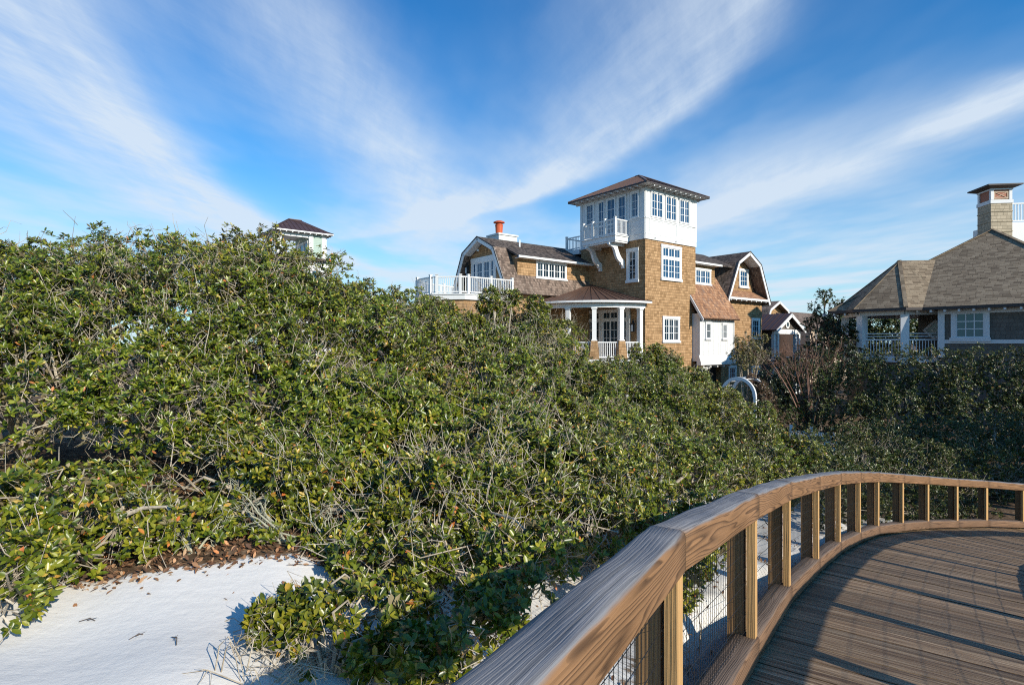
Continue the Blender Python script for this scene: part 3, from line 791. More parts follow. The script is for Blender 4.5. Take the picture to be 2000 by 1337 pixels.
for k in range(len(rp)-1):
    p_, q_ = Vector((*rp[k], 0)), Vector((*rp[k+1], 0)); d_ = (q_-p_).normalized()
    a_ = p_ + d_*(.25 if k else 0.05); c_ = q_ - d_*(.25 if k < len(rp)-2 else .05)
    L = (c_-a_).length
    if L > 2.2:
        m_ = a_.lerp(c_, .5); rail_run(b, a_, m_, 2.87, 3.9, .125, True, True); rail_run(b, m_, c_, 2.87, 3.9, .125, False, True)
    else: rail_run(b, a_, c_, 2.87, 3.9, .125, True, True)
    if k: rail_run(b, p_ - (Vector((*rp[k],0))-Vector((*rp[k-1],0))).normalized()*.25, a_, 2.87, 3.9, .125, False, False)
part(b, 'terrace_railing', 'white_trim', par=te)
b = MB(); solid(b, grow(TP, .95), -4.6, 2.51); part(b, 'terrace_wall', 'cedar_wall')
# flat dark panel for the arch under the terrace, its inner shade painted on
def arch_panel(b, F, sc, w_, zs, n=12, d=.02, mat=0):
    pts = [(sc-w_/2, -4.6)] + [(sc - w_/2*math.cos(PI*k/n), zs + w_/2*math.sin(PI*k/n)) for k in range(n+1)] + [(sc+w_/2, -4.6)]
    b.poly([(s_, F.c-d, z) for s_, z in pts], mat)
b = MB(); arch_panel(b, Face('y', 4.43), -8.9, 2.2, 1.0); part(b, 'arch_shade_panel', 'painted_shade')

# round porch between tower and left wing
CXY = Vector((0, 4.8))
def pc(r, a): return (CXY.x - r*math.sin(math.radians(a)), CXY.y - r*math.cos(math.radians(a)))
b = MB(); NS = 16; RE = 5.22
for k in range(NS):
    a0, a1 = -2 + 94*k/NS, -2 + 94*(k+1)/NS
    p, q = (*pc(RE, a0), 2.62), (*pc(RE, a1), 2.62)
    b.poly([p, q, (0, 4.8, 4.08)], 0)
    b.poly([(p[0], p[1], 2.50), (q[0], q[1], 2.50), q, p], 1)
    P0 = Vector(p) + Vector((0,0,.02)); b.bar(P0, Vector((0,4.8,4.1)), .035, .04, 0)
pr = part(b, 'porch_roof', ['copper_metal', 'white_trim'])
b = MB(); bc = MB(); bf = MB()
for k in range(NS):
    a0, a1 = 90*k/NS, 90*(k+1)/NS
    r0, r1, z0, z1 = 4.5, 4.82, 2.2, 2.48
    p0, p1, q0, q1 = pc(r0,a0), pc(r0,a1), pc(r1,a0), pc(r1,a1)
    b.poly([(*q0,z0),(*q1,z0),(*q1,z1),(*q0,z1)]); b.poly([(*p0,z0),(*p0,z1),(*p1,z1),(*p1,z0)]); b.poly([(*q0,z0),(*p0,z0),(*p1,z0),(*q1,z0)])
    q0, q1 = pc(RE-.02,a0), pc(RE-.02,a1); bc.poly([(0,4.8,2.49),(*q0,2.49),(*q1,2.49)])
    q0, q1 = pc(4.95,a0), pc(4.95,a1); bf.poly([(0,4.8,-1.02),(*q0,-1.02),(*q1,-1.02)]); bf.poly([(*q0,-1.35),(*q1,-1.35),(*q1,-1.02),(*q0,-1.02)])
part(b, 'porch_beam', 'white_trim', fix=False); part(bc, 'porch_ceiling', 'white_trim', fix=False); part(bf, 'porch_floor', 'white_trim', fix=False)
for i, a_ in enumerate((4.1, 22.1, 43.2, 63.4, 84)):
    x, y = pc(4.66, a_); dd = Vector((x, y-4.8, 0)).normalized()
    b = MB(); z0 = .12 if i else -1.0
    b.bar((x, y, z0), (x, y, 2.2), .27, .27, 0, tuple(dd)); b.bar((x, y, 2.1), (x, y, 2.2), .36, .36, 0, tuple(dd)); b.bar((x, y, z0), (x, y, z0+.08), .36, .36, 0, tuple(dd))
    o = part(b, 'porch_column', 'white_trim')
    if i:
        tdir = Vector((-dd.y, dd.x, 0)); b = MB(); V8 = []
        for z, h_ in ((-1.02, .31), (.12, .20)):
            V8 += [Vector((x,y,z)) + dd*sx*h_ + tdir*sy*h_ for sx, sy in ((-1,-1),(1,-1),(1,1),(-1,1))]
        b.hexa(V8); part(b, 'shingled_pier', 'cedar_wall', par=o)
b = MB()
for a0, a1 in ((4.1, 22.1), (22.1, 43.2), (43.2, 63.4), (63.4, 84)):
    p_, q_ = Vector((*pc(4.66,a0),0)), Vector((*pc(4.66,a1),0))
    rail_run(b, p_, q_, -1.0, .08, .115, False, False)
part(b, 'porch_railing', 'white_trim')
b = MB()
for k in range(NS):
    a0, a1 = 90*k/NS, 90*(k+1)/NS
    b.poly([(*pc(4.8,a0),-4.6),(*pc(4.8,a1),-4.6),(*pc(4.8,a1),-1.34),(*pc(4.8,a0),-1.34)])
part(b, 'porch_base', 'white_paint')
for s0, s1 in ((1.36, 2.05), (2.12, 3.75), (3.8, 5.3)):
    window(hs_, L0, s0, s1, -1.0, 2.24, 1 if s1-s0 < 1 else 2, 2, 4, .15, OFF, glassm='dark_glass', sill=False, name='porch_door', transom=(1.55, 1))
b = MB(); L0.box(b, 1.2, 1.36, -1., 2.3, -.02, .1); part(b, 'door_post', 'white_trim')
b = MB(); x, y = -.25, .78
b.box(x-.1, x+.1, y-.1, y+.1, .7, 1.2); b.box(x-.14, x+.14, y-.14, y+.14, 1.2, 1.26); b.lathe((x, y, 1.26), [(.1,0),(.05,.15),(.01,.3)], 8); b.box(x, 0, y-.02, y+.02, 1.4, 1.45)
lo = part(b, 'porch_lantern', 'dark_iron'); b = MB(); b.box(x-.105, x+.105, y-.08, y+.08, .75, 1.15); part(b, 'lantern_glass', 'lamp_glass', par=lo)

# right gambrel wing: ridge along y
XP = 12.55
rl = [(9.38, 3.12), (10.90, 6.17), (XP, 7.07)]; rr_ = [(XP, 7.07), (14.20, 6.17), (15.72, 3.12)]
def slaby(b, p, q, y0, y1, th, mat):
    (x0, z0), (x1, z1) = p, q
    n = Vector((-(z1-z0), 0, (x1-x0))).normalized() * th
    if n.z < 0: n = -n
    P_ = [Vector((x0,y0,z0)), Vector((x0,y1,z0)), Vector((x1,y1,z1)), Vector((x1,y0,z1))]
    b.hexa([v - n for v in P_] + P_, mat)
b = MB()
slaby(b, rl[0], rl[1], 0, 9, .13, 0); slaby(b, rl[1], rl[2], 0, 9, .13, 1); slaby(b, rr_[0], rr_[1], 0, 9, .13, 1); slaby(b, rr_[1], rr_[2], 0, 9, .13, 0)
rw = part(b, 'wing_roof', ['brown_roof_shingle', 'dark_roof_shingle'])
b = MB(); rake(b, rl + rr_[1:], -.07, 1, .24); part(b, 'rake_board', 'white_trim', par=rw)
b = MB(); rake(b, rl + rr_[1:], -.10, 1, .06, .03, -.2); part(b, 'rake_edge', 'dark_fascia', par=rw)
b = MB()
for p, q in zip(rl + rr_[1:], (rl + rr_[1:])[1:]): slaby(b, (p[0], p[1]-.15), (q[0], q[1]-.15), .02, .95, .03, 0)
part(b, 'gable_soffit', 'white_paint', par=rw)
b = MB(); b.prism([(9.75, 3.1), (11.08, 5.98), (XP, 6.85), (14.02, 5.98), (15.35, 3.1)], 1, .95, 8.8); part(b, 'gable_wall', 'cedar_wall')
b = MB(); b.box(9.78, 15.32, .5, 8.8, -4.6, 3.3); part(b, 'wing_wall', 'cedar_wall')
b = MB(); slab(b, (-.02, 3.42), (.97, 4.12), 9.75, 15.35, .08, 0); sk = part(b, 'skirt_roof', 'rust_roof_shingle')
b = MB(); b.box(9.72, 15.38, -.07, -.03, 3.28, 3.44)
for k in range(8): b.box(9.9+k*.72, 10.0+k*.72, -.03, .5, 3.20, 3.32)
part(b, 'rafter_tails', 'white_trim', par=sk)
G1 = Face('y', .95); W5 = Face('y', .5)
window(hs_, G1, 12.62, 13.98, 4.36, 5.86, 1, 3, 3, .16, OFF)
window(hs_, W5, 13.70, 14.92, .3, 1.95, 1, 3, 3, .16, OFF, glassm='dark_glass')
window(hs_, W5, 10.40, 11.45, -2.9, -1.75, 1, 3, 2, .14, OFF, glassm='dark_glass')
window(hs_, W5, 13.70, 14.92, -3.6, -1.85, 1, 3, 3, .16, OFF, glassm='dark_glass')
# dormer and sweeping lower roof between tower and right wing
b = MB(); b.box(TW-.1, 8.75, .6, 3.0, 3.6, 5.8); part(b, 'dormer_wall', 'cedar_wall')
b = MB(); slab(b, (.18, 5.74), (3.0, 7.02), TW, 11.0, .1, 0); dr = part(b, 'dormer_roof', 'dark_roof_shingle')
b = MB(); b.box(TW+.1, 8.95, .08, .18, 5.60, 5.73); b.box(TW+.1, 8.9, .18, .6, 5.58, 5.62); part(b, 'gutter', 'white_trim', par=dr)
window(hs_, Face('y', .6), 5.62, 8.2, 4.2, 5.36, 4, 2, 2, .12, OFF, glassm='sky_tint_glass')
b = MB(); slab(b, (-1.06, 1.68), (.98, 4.92), 4.85, 9.45, .12, 0); sr = part(b, 'lower_roof', 'rust_roof_shingle')
b = MB()
p_, q_ = Vector((-1.06, 1.55)), Vector((.0, 3.23))
b.prism([(-1.06, 1.62), (-.02, 3.28), (-.02, 3.0), (-1.0, 1.42)], 0, 4.78, 4.85)
part(b, 'rake_board', 'grey_trim', par=sr)
b = MB(); b.box(9.4, 9.78, .5, 1.0, -4.6, 3.3); b.box(5.0, 9.5, .5, 1.0, -1.3, 3.6); part(b, 'linking_wall', 'cedar_wall')
# white bay under the lower roof
b = MB(); b.box(5.08, 9.32, -.6, .48, -1.28, 2.02)
pf = [(-.6, -1.22), (-.6, -.95), (-.62, -1.05), (-.68, -1.2), (-.68, -1.3), (-.72, -1.3), (-.72, -1.52), (-.5, -1.52)]
b.prism([(-.59, -.85), (-.63, -1.05), (-.70, -1.22), (-.70, -1.30), (-.74, -1.30), (-.74, -1.54), (-.4, -1.54), (-.4, -.9)], 0, 5.0, 9.40)
for k in range(14): b.box(5.2+k*.3, 5.23+k*.3, -.612, -.6, -.85, 1.7)
for k in range(4): b.box(5.073, 5.08, -.5+k*.13, -.48+k*.13, -1.2, 1.9)
b.box(9.22, 9.34, -.64, -.3, -.9, 1.8)
by = part(b, 'white_bay', 'white_paint')
FB = Face('y', -.61)
window(hs_, FB, 5.68, 6.40, .22, 1.43, 1, 3, 2, .09, OFF, glassm='dark_glass'); window(hs_, FB, 7.74, 8.42, .22, 1.40, 1, 3, 2, .09, OFF, glassm='dark_glass')
b = MB()
for k in range(5): b.box(5.5+k*.85, 5.6+k*.85, -.6, .45, -1.72, -1.54)
part(b, 'joist_ends', 'white_trim', par=by)
b = MB(); b.box(5.6, 10.2, .9, 1.0, -4.6, -1.3); part(b, 'garage_shade_panel', 'painted_shade')  # dark slab; the shade of the void under the bay is its colour
b = MB(); b.box(5.5, 5.75, -.45, -.2, -4.6, -1.54)
b.prism([(5.75, -1.7), (5.75, -2.7), (5.95, -2.2), (6.3, -1.85), (6.8, -1.7)], 1, -.4, -.25); part(b, 'bay_post', 'white_trim')

# ------------------------------------------------------------------ grey house on the right
HX, HY = 20.8*1.11, 27.3*1.11
gh = thing('grey_house', 'grey shingle bungalow with hipped asphalt roof, corner porch and tall chimney', 'house', (HX, HY, GZ), ANG)
def gpart(b, nm, mt, par=None, **k): return b.build(nm, mt, par or gh, OFF, **k)
ZE, ZA = 1.95, 6.78; AXY = (6.55, -.78)
b = MB(); hw = 6.55
E4 = [(0, AXY[1]-hw), (2*hw, AXY[1]-hw), (2*hw, AXY[1]+hw), (0, AXY[1]+hw)]
for k in range(4):
    A, B_ = E4[k], E4[(k+1)%4]; b.poly([(*A, ZE), (*B_, ZE), (*AXY, ZA)], 0); b.poly([(*A, ZE-.16), (*B_, ZE-.16), (*B_, ZE), (*A, ZE)], 1)
    b.bar(Vector((*A, ZE+.02)), Vector((*AXY, ZA+.03)), .22, .04, 0)
b.poly([(*p, ZE-.15) for p in E4], 1)
mr_ = gpart(b, 'main_roof', ['asphalt_shingle', 'dark_fascia'])
OC = Vector((2.68, 2.79)); AP = 3.28; ZT = 4.97
def octv(ap, k): r = ap/math.cos(PI/8); a = PI/8 + k*PI/4; return (OC.x + r*math.cos(a), OC.y + r*math.sin(a))
b = MB(); ZO = ZE
for k in range(8):
    A, B_ = octv(AP, k), octv(AP, k+1); b.poly([(*A, ZO), (*B_, ZO), (*OC, ZT)], 0); b.poly([(*A, ZO-.15), (*B_, ZO-.15), (*B_, ZO), (*A, ZO)], 1)
    if k in (2, 3, 4): b.bar(Vector((*A, ZO+.02)), Vector((*OC, ZT+.02)), .2, .04, 0)
b.poly([(*octv(AP-.02, k), ZO-.14) for k in range(8)], 2)
# saddle that runs from the turret into the main roof
dv = Vector((1, -1)).normalized(); nv_ = Vector((-1, -1)).normalized()
L_ = 3.4
for sg in (1, -1):
    e0 = OC + nv_*AP*sg - dv*AP*math.tan(PI/8)*-1.0; e1 = e0 + dv*L_
    b.poly([(*e0, ZO+.003), (*e1, ZO+.003), (*(OC+dv*(L_+AP*math.tan(PI/8))), ZT+.003), (*OC, ZT+.003)], 0)
gpart(b, 'turret_roof', ['asphalt_shingle', 'dark_fascia', 'porch_ceiling'])
b = MB()
AW = 2.62
for k in range(8):
    A, B_ = Vector((*octv(AW, k), 0)), Vector((*octv(AW, k+1), 0))
    b.bar(A+Vector((0,0,1.69)), B_+Vector((0,0,1.69)), .2, .24)
    if k in (2, 3, 4):
        d_ = (B_-A).normalized()
        for z, h_ in ((.52, .05), (.36, .05), (.17, .09)): b.bar(A+d_*.2+Vector((0,0,z)), B_-d_*.2+Vector((0,0,z)), .08, h_)
        n = 14
        for j in range(1, n):
            q = A.lerp(B_, j/n); b.bar(q+Vector((0,0,-.7)), q+Vector((0,0,.13)), .035, .035)
gpart(b, 'porch_railing', 'grey_trim')
for k in (2, 3, 4, 5):
    x, y = octv(AW, k); dd = Vector((x-OC.x, y-OC.y, 0)).normalized(); b = MB()
    w0 = .4 if k != 5 else .3
    b.bar((x, y, -1.2), (x, y, 1.58), w0, w0, 0, tuple(Vector((dd.y, -dd.x, 0)))); gpart(b, 'porch_column', 'grey_trim')
b = MB(); solid(b, [octv(AW+.1, k) for k in range(8)], -1.1, -.75); gpart(b, 'porch_floor', 'grey_trim')
b = MB(); solid(b, [octv(AW-.1, k) for k in range(8)], -4.6, -1.1); gpart(b, 'porch_base', 'taupe_wall')
WX = .55
YW = .25
b = MB(); b.box(WX, 12.5, -7.0, YW, -4.6, 1.85); gpart(b, 'house_wall', 'taupe_wall')
b = MB(); b.box(3.6, 12.4, YW, 2.1, -4.6, 1.8); gpart(b, 'porch_back_wall', 'taupe_wall')
FW = Face('x', WX)
b = MB(); FW.box(b, YW-.27, YW+.03, -.8, 1.8, -.02, .06); FW.box(b, -7.0, YW-.27, -.04, .16, -.02, .05); FW.box(b, -7.0, YW-.27, 1.55, 1.8, -.02, .05)
gpart(b, 'wall_trim', 'grey_trim')
window(gh, FW, -1.93, -.30, .10, 1.80, 1, 3, 3, .22, OFF, glassm='teal_glass', trim='grey_trim', mun=.05, sill=True)
FP = Face('x', 3.6)
b = MB(); cy_, cz_ = 1.25, .75
for r0, r1 in ((.62, .44), (.2, .13)):
    for k in range(4):
        a0, a1 = k*PI/2, (k+1)*PI/2
        q = [(r*math.cos(a), r*math.sin(a)) for r, a in ((r0,a0),(r0,a1),(r1,a1),(r1,a0))]
        b.hexa([Vector((3.6+d_, cy_+u, cz_+v)) for d_ in (-.06, .01) for u, v in q])
wd_ = gpart(b, 'diamond_window', 'grey_trim')
b = MB(); b.poly([(3.585, cy_+.45*math.cos(k*PI/2), cz_+.45*math.sin(k*PI/2)) for k in range(4)]); gpart(b, 'pane', 'dark_glass', par=wd_)
b = MB(); 
for k in range(22): y = -7 + k*.62; b.box(.05, .5, y, y+.09, 1.66, 1.79)
gpart(b, 'rafter_tails', 'grey_trim', par=mr_)
# chimney turned 45 degrees
rot = Matrix.Rotation(-PI/4, 3, 'Z')
def rb(b, x0, x1, y0, y1, z0, z1, mat=0):
    o_ = Vector((AXY[0]+.08, AXY[1]+.08, 0))
    b.hexa([o_ + rot @ Vector(p) for p in ((x0,y0,z0),(x1,y0,z0),(x1,y1,z0),(x0,y1,z0),(x0,y0,z1),(x1,y0,z1),(x1,y1,z1),(x0,y1,z1))], mat)
CW = 1.165
b = MB(); rb(b, 0, CW, 0, CW, 3.5, 8.58)
for z in (7.25, 7.85, 6.65, 6.05): rb(b, -.025, CW+.025, -.025, CW+.025, z, z+.05)
cg = gpart(b, 'chimney', 'chimney_shingle')
b = MB(); rb(b, -.04, CW+.04, -.04, CW+.04, 8.35, 8.56)
for x0, x1, y0, y1 in ((0,.16,0,.16),(CW-.16,CW,0,.16),(0,.16,CW-.16,CW),(CW-.16,CW,CW-.16,CW)): rb(b, x0, x1, y0, y1, 8.56, 9.24)
rb(b, -.03, CW+.03, -.03, CW+.03, 9.16, 9.26)
gpart(b, 'chimney_frame', 'grey_trim', par=cg)
b = MB(); rb(b, .06, CW-.06, .06, CW-.06, 8.56, 9.18)
gpart(b, 'chimney_vent', 'rust_vent', par=cg)
b = MB()
for x0, x1, z0, z1 in ((.18, CW-.18, 8.62, 8.68), (.18, CW-.18, 9.02, 9.08), (.18, .25, 8.68, 9.02), (CW-.25, CW-.18, 8.68, 9.02)): rb(b, x0, x1, .03, .06, z0, z1)
o_ = Vector((AXY[0]+.08, AXY[1]+.08, 0))
for za, zb in ((8.68, 9.02), (9.02, 8.68)): b.bar(o_ + rot @ Vector((.25, .045, za)), o_ + rot @ Vector((CW-.25, .045, zb)), .03, .03)
gpart(b, 'vent_lattice', 'tan_wall', par=cg)
b = MB(); rb(b, -.36, CW+.36, -.36, CW+.36, 9.36, 9.44)
v0 = [o_ + rot @ Vector(p) for p in ((-.06,-.06,9.24),(CW+.06,-.06,9.24),(CW+.06,CW+.06,9.24),(-.06,CW+.06,9.24),(-.34,-.34,9.355),(CW+.34,-.34,9.355),(CW+.34,CW+.34,9.355),(-.34,CW+.34,9.355))]
b.hexa(v0); gpart(b, 'chimney_cap', 'dark_fascia', par=cg)
# white roof deck behind the chimney
b = MB(); rb(b, CW+.05, CW+5, .8, 3.5, 4.5, 7.35); gpart(b, 'roof_deck', 'white_paint')
b = MB(); p_ = o_ + rot @ Vector((CW+.1, .9, 0)); q_ = o_ + rot @ Vector((CW+4.9, .9, 0)); rail_run(b, p_, q_, 7.35, 8.55, .16, True, True); gpart(b, 'roof_deck_railing', 'white_trim')

# ------------------------------------------------------------------ far houses
D3 = 52.0; fx, fy = (541.5-1000)/1100*D3, D3
ft = thing('lookout_house', 'distant pale sage house with open lookout tower above the thicket', 'house', (fx, fy, GZ), ANG)
def fpart(b, nm, mt, par=None, **k): return b.build(nm, mt, par or ft, OFF, **k)
WXF, WYF = 5.9, 4.2
def onface(px): r = (px-1000)/1100; c_, s_ = math.cos(ANG), math.sin(ANG); return (r*fy - fx)/(c_ - r*s_)
xa, xb = onface(603.5), onface(637.)
zroof = (668-446)/1100*52
hip(ft, 0, xb, 0, WYF, zroof, (xb*.36, WYF/2), (xb*.62, WYF/2), zroof+1.5, .55, ['dark_metal_roof', 'white_trim'], .45, .12, nm='lookout_roof')
b = MB(); b.box(0, .38, 0, .38, zroof-3.2, zroof-.1); b.box(0, .38, WYF-.38, WYF, zroof-3.2, zroof-.1); b.box(0, xb, 0, .2, zroof-.5, zroof-.1); b.box(0, .2, 0, WYF, zroof-.5, zroof-.1)
fpart(b, 'lookout_post', 'white_trim')
b = MB(); b.box(xa, xb, 0, WYF, zroof-3.2, zroof-.1)
for k in range(16): Face('y', 0.).box(b, xa+.42, xb-.42, zroof-2.9+k*.17, zroof-2.9+k*.17+.14, 0, .015)
fpart(b, 'lookout_wall', 'sage_paint')
b = MB(); Fq = Face('y', 0.); Fq.box(b, xa-.02, xa+.4, zroof-3.2, zroof-.1, 0, .04); Fq.box(b, xb-.4, xb+.02, zroof-3.2, zroof-.1, 0, .04)
fpart(b, 'corner_board', 'white_trim')
for k in range(3): window(ft, Face('x', xa), .25+k*1.25, 1.4+k*1.25, zroof-2.6, zroof-.75, 1, 1, 1, .12, OFF, sill=False)
b = MB(); b.box(-.5, xb+.3, -.5, WYF+.4, -4.6, zroof-2.85); fpart(b, 'house_wall', 'white_paint')
b = MB()
for A, B_, C_, D_ in (((-.9,-.9),(xb+.7,-.9),(xb,0),(0,0)), ((-.9,WYF+.7),(-.9,-.9),(0,0),(0,WYF))):
    b.poly([(*A, zroof-2.75), (*B_, zroof-2.75), (*C_, zroof-2.35), (*D_, zroof-2.35)]); seams(b, (*A, zroof-2.75), (*B_, zroof-2.75), (*C_, zroof-2.35), (*D_, zroof-2.35), .5)
fpart(b, 'skirt_roof', 'dark_metal_roof')
for k in range(2): window(ft, Face('y', -.5), .5+k*(xb-2.2), 1.7+k*(xb-2.2), zroof-5.4, zroof-3.5, 1, 2, 2, .12, OFF)

def small_house(name, label, px, D, zpk, half, kind, zb=GZ):
    X_ = (px-1000)/1100*D
    o = thing(name, label, 'house', (X_, D, zb), ANG)
    of = (0, 0, zb)
    if kind == 'gambrel':
        l = [(-half*1.75, zpk-3.6), (-half, zpk-.95), (0, zpk)]; r = [(-x, z) for x, z in l[::-1]]
        b = MB(); slaby(b, l[0], l[1], 0, 9, .12, 0); slaby(b, l[1], l[2], 0, 9, .12, 0); slaby(b, r[0], r[1], 0, 9, .12, 0); slaby(b, r[1], r[2], 0, 9, .12, 0)
        ro = b.build('roof', 'brown_roof_shingle', o, of)
        b = MB(); rake(b, l + r[1:], -.07, 1, .24); b.build('rake_board', 'white_trim', ro, of)
        b = MB(); b.prism([(-half*1.55, zb), (-half*1.55, zpk-3.6), (-half+.1, zpk-1.1), (0, zpk-.2), (half-.1, zpk-1.1), (half*1.55, zpk-3.6), (half*1.55, zb)], 1, .7, 8.8); b.build('wall', 'cedar_wall', o, of)
        b = MB(); b.box(1.8, 3.0, 4, 5.2, zpk-1.5, zpk+.15); b.build('chimney', 'white_paint', o, of)
        window(o, Face('y', .7), -.5, .5, zpk-3.0, zpk-1.6, 1, 2, 2, .12, of)
    else:
        b = MB(); sl_ = .55
        for sg in (-1, 1):
            slaby(b, (sg*(half+.3), zpk-(half+.3)*sl_), (0, zpk), -.4, 7, .1, 0)
            seams(b, (sg*(half+.3), -.4, zpk-(half+.3)*sl_), (sg*(half+.3), 7, zpk-(half+.3)*sl_), (0, 7, zpk), (0, -.4, zpk), .5)
        ro = b.build('roof', 'dark_metal_roof', o, of)
        b = MB(); rake(b, [(-half-.3, zpk-(half+.3)*sl_), (0, zpk), (half+.3, zpk-(half+.3)*sl_)], -.46, 1, .26); b.build('rake_board', 'white_trim', ro, of)
        b = MB(); b.prism([(-half, zpk-half*sl_-.1), (0, zpk-.15), (half, zpk-half*sl_-.1)], 1, 0, 7); b.build('gable_wall', 'taupe_wall', o, of)
        ze = zpk-half*sl_
        b = MB(); b.box(-half, half, -.08, .1, ze-.5, ze-.1); b.build('porch_beam', 'white_trim', o, of)
        b = MB(); b.lathe((0, 0, 0), [(.34,-.03),(.34,.03),(.2,.03),(.2,-.03)], 16); fr = b.build('round_window', 'white_trim', o)
        fr.rotation_euler = (PI/2, 0, 0); fr.location = (0, -.05, zpk-.95-zb)
        b = MB(); b.lathe((0, 0, 0), [(.2,-.02),(.2,.02)], 16); pn = b.build('pane', 'dark_glass', fr)
        for x in (-half+.15, -half+.75, half-.75, half-.15):
            b = MB(); b.box(x-.12, x+.12, -.06, .18, zb, ze-.5); b.build('porch_column', 'white_trim', o, of)
        b = MB(); b.box(-half, half, 2.2, 7, zb, ze); b.build('wall', 'painted_shade', o, of)  # back wall painted near-black to carry the porch's shade
        b = MB(); rail_run(b, (-half, 0, 0), (half, 0, 0), ze-3.4, ze-2.4, .15, False, False); b.build('porch_railing', 'white_trim', o, of)
    return o
small_house('gambrel_house', 'far small gambrel house showing behind right wing of the shingle house', 1522.5, 62., 4.60, 2.0, 'gambrel')
small_house('porch_house', 'far low house with gabled white porch and round gable window', 1537, 48., 2.50, 2.3, 'porch')
sh = thing('pale_house', 'far pale house half hidden behind the tall dark tree', 'house', ((1630-1000)/1100*64, 64, GZ), ANG)
b = MB(); b.box(-6, 4, 0, 8, GZ, 1.6); b.build('wall', 'tan_wall', sh, OFF)
b = MB(); slab(b, (-.4, 1.5), (4, 3.6), -6.3, 4.3, .12, 0); slab(b, (4, 3.6), (8.4, 1.5), -6.3, 4.3, .12, 0); b.build('roof', 'brown_roof_shingle', sh, OFF)
for k in range(3): window(sh, Face('y', 0.), -4.8+k*2.8, -3.4+k*2.8, -.8, 1.0, 1, 2, 2, .15, OFF)

# ------------------------------------------------------------------ arbor and picket fence
AY = 26.0; ax_ = (1443-1000)/1100*AY
ar = thing('garden_arbor', 'white arched garden arbor draped with brown vine', 'arbor', (ax_, AY, GZ), ANG)
b = MB(); W_ = 1.75; ztop = -1.57; rA = W_/2
for x in (-.1, .82):
    ring = [[], [], [], []]
    n = 20; prev = None
    for k in range(n+1):
        a_ = PI*k/n
        q = [Vector((x+dx, rr*math.cos(a_), ztop-rA+rr*math.sin(a_))) for dx, rr in ((0,rA),(.1,rA),(.1,rA-.14),(0,rA-.14))]
        if prev: b.hexa(prev + q)
        prev = q
    for y in (-rA, rA-.12): b.box(x, x+.1, y, y+.12, GZ, ztop-rA)
for k in range(6):
    a_ = PI*(k+.5)/9; b.bar((.0, (rA-.06)*math.cos(a_), ztop-rA+(rA-.06)*math.sin(a_)), (.82, (rA-.06)*math.cos(a_), ztop-rA+(rA-.06)*math.sin(a_)), .03, .03)
b.build('arch_frame', 'white_trim', ar, OFF)
b = MB()
for y in (-rA+.06, rA-.06):
    for k in range(7): b.bar((.05, y, GZ+.2+k*.3), (.85, y, GZ+.2+k*.3), .03, .04)
b.build('lattice', 'white_trim', ar, OFF)
f0, f1 = Vector((11.2, 22.6, -4.5)), Vector((13.0, 21.8, -4.55))
pf_ = thing('picket_fence', 'short white picket fence glimpsed among dark hedge foliage', 'fence', tuple(f0))
b = MB(); n = 22
for k in range(n+1):
    q = f0.lerp(f1, k/n); d_ = (f1-f0).normalized()
    b.bar(q, q+Vector((0,0,1.0)), .07, .025, 0, (d_.y, -d_.x, 0)) if k % 8 else b.bar(q, q+Vector((0,0,1.2)), .11, .11, 0, (d_.y, -d_.x, 0))
b.build('pickets', 'white_trim', pf_, tuple(f0))
b = MB()
for z in (.25, .8): b.bar(f0+Vector((0,.03,z)), f1+Vector((0,.03,z)), .04, .08)
b.build('fence_rail', 'white_trim', pf_, tuple(f0))

# ------------------------------------------------------------------ foliage
def unit(a): return a / np.maximum(np.linalg.norm(a, axis=-1, keepdims=True), 1e-9)
WK = [(RNG.normal(size=3), RNG.uniform(0, 6.28)) for _ in range(10)]
def wavy(p, f):
    s_ = 0
    for i, (k, ph) in enumerate(WK): s_ = s_ + np.sin((p @ k) * f * (1 + .13*i) + ph)
    return s_ / 3.2
def leaves(Cp, A, per, L, W, spread=(30, 80)):
    n = len(Cp); N = n*per
    C_ = np.repeat(Cp, per, 0); A_ = np.repeat(A, per, 0)
    ref = unit(RNG.normal(size=(n, 3))); e1 = unit(np.cross(A, ref)); e2 = np.cross(A, e1)
    ph = (np.tile(np.arange(per) * 2.4, n) + np.repeat(RNG.uniform(0, 6.28, n), per) + RNG.normal(0, .25, N))[:, None]
    th = np.radians(RNG.uniform(spread[0], spread[1], N))[:, None]
    E1, E2 = np.repeat(e1, per, 0), np.repeat(e2, per, 0)
    rad = E1*np.cos(ph) + E2*np.sin(ph)
    d_ = A_*np.cos(th) + rad*np.sin(th)
    nn = unit(A_ - d_*np.sum(A_*d_, 1, keepdims=True) + RNG.normal(0, .28, (N, 3)))
    nn = unit(nn - d_*np.sum(nn*d_, 1, keepdims=True))
    w_ = np.cross(d_, nn)
    l_ = (L*RNG.uniform(.65, 1.2, N))[:, None]; wd = (W*RNG.uniform(.75, 1.2, N))[:, None]*.5
    base = C_ - A_*(L*RNG.uniform(0, .55, N))[:, None] + rad*L*.06
    cur = RNG.uniform(-.05, .22, N)[:, None]
    def at(f, s_, lift): return base + d_*l_*f + w_*wd*s_ + nn*(lift*wd*abs(s_) - cur*l_*f*f)
    V = np.stack([at(.0, 0, 0), at(.32, .9, .35), at(.68, .95, .35), at(1.0, 0, 0), at(.68, -.95, .35), at(.32, -.9, .35)], 1)
    V = V.reshape(-1, 3)
    i0 = (np.arange(N)*6)[:, None]
    F = np.concatenate([i0 + np.array([[0,1,2,3]]), i0 + np.array([[0,3,4,5]])], 1).reshape(-1, 4)
    return V, F
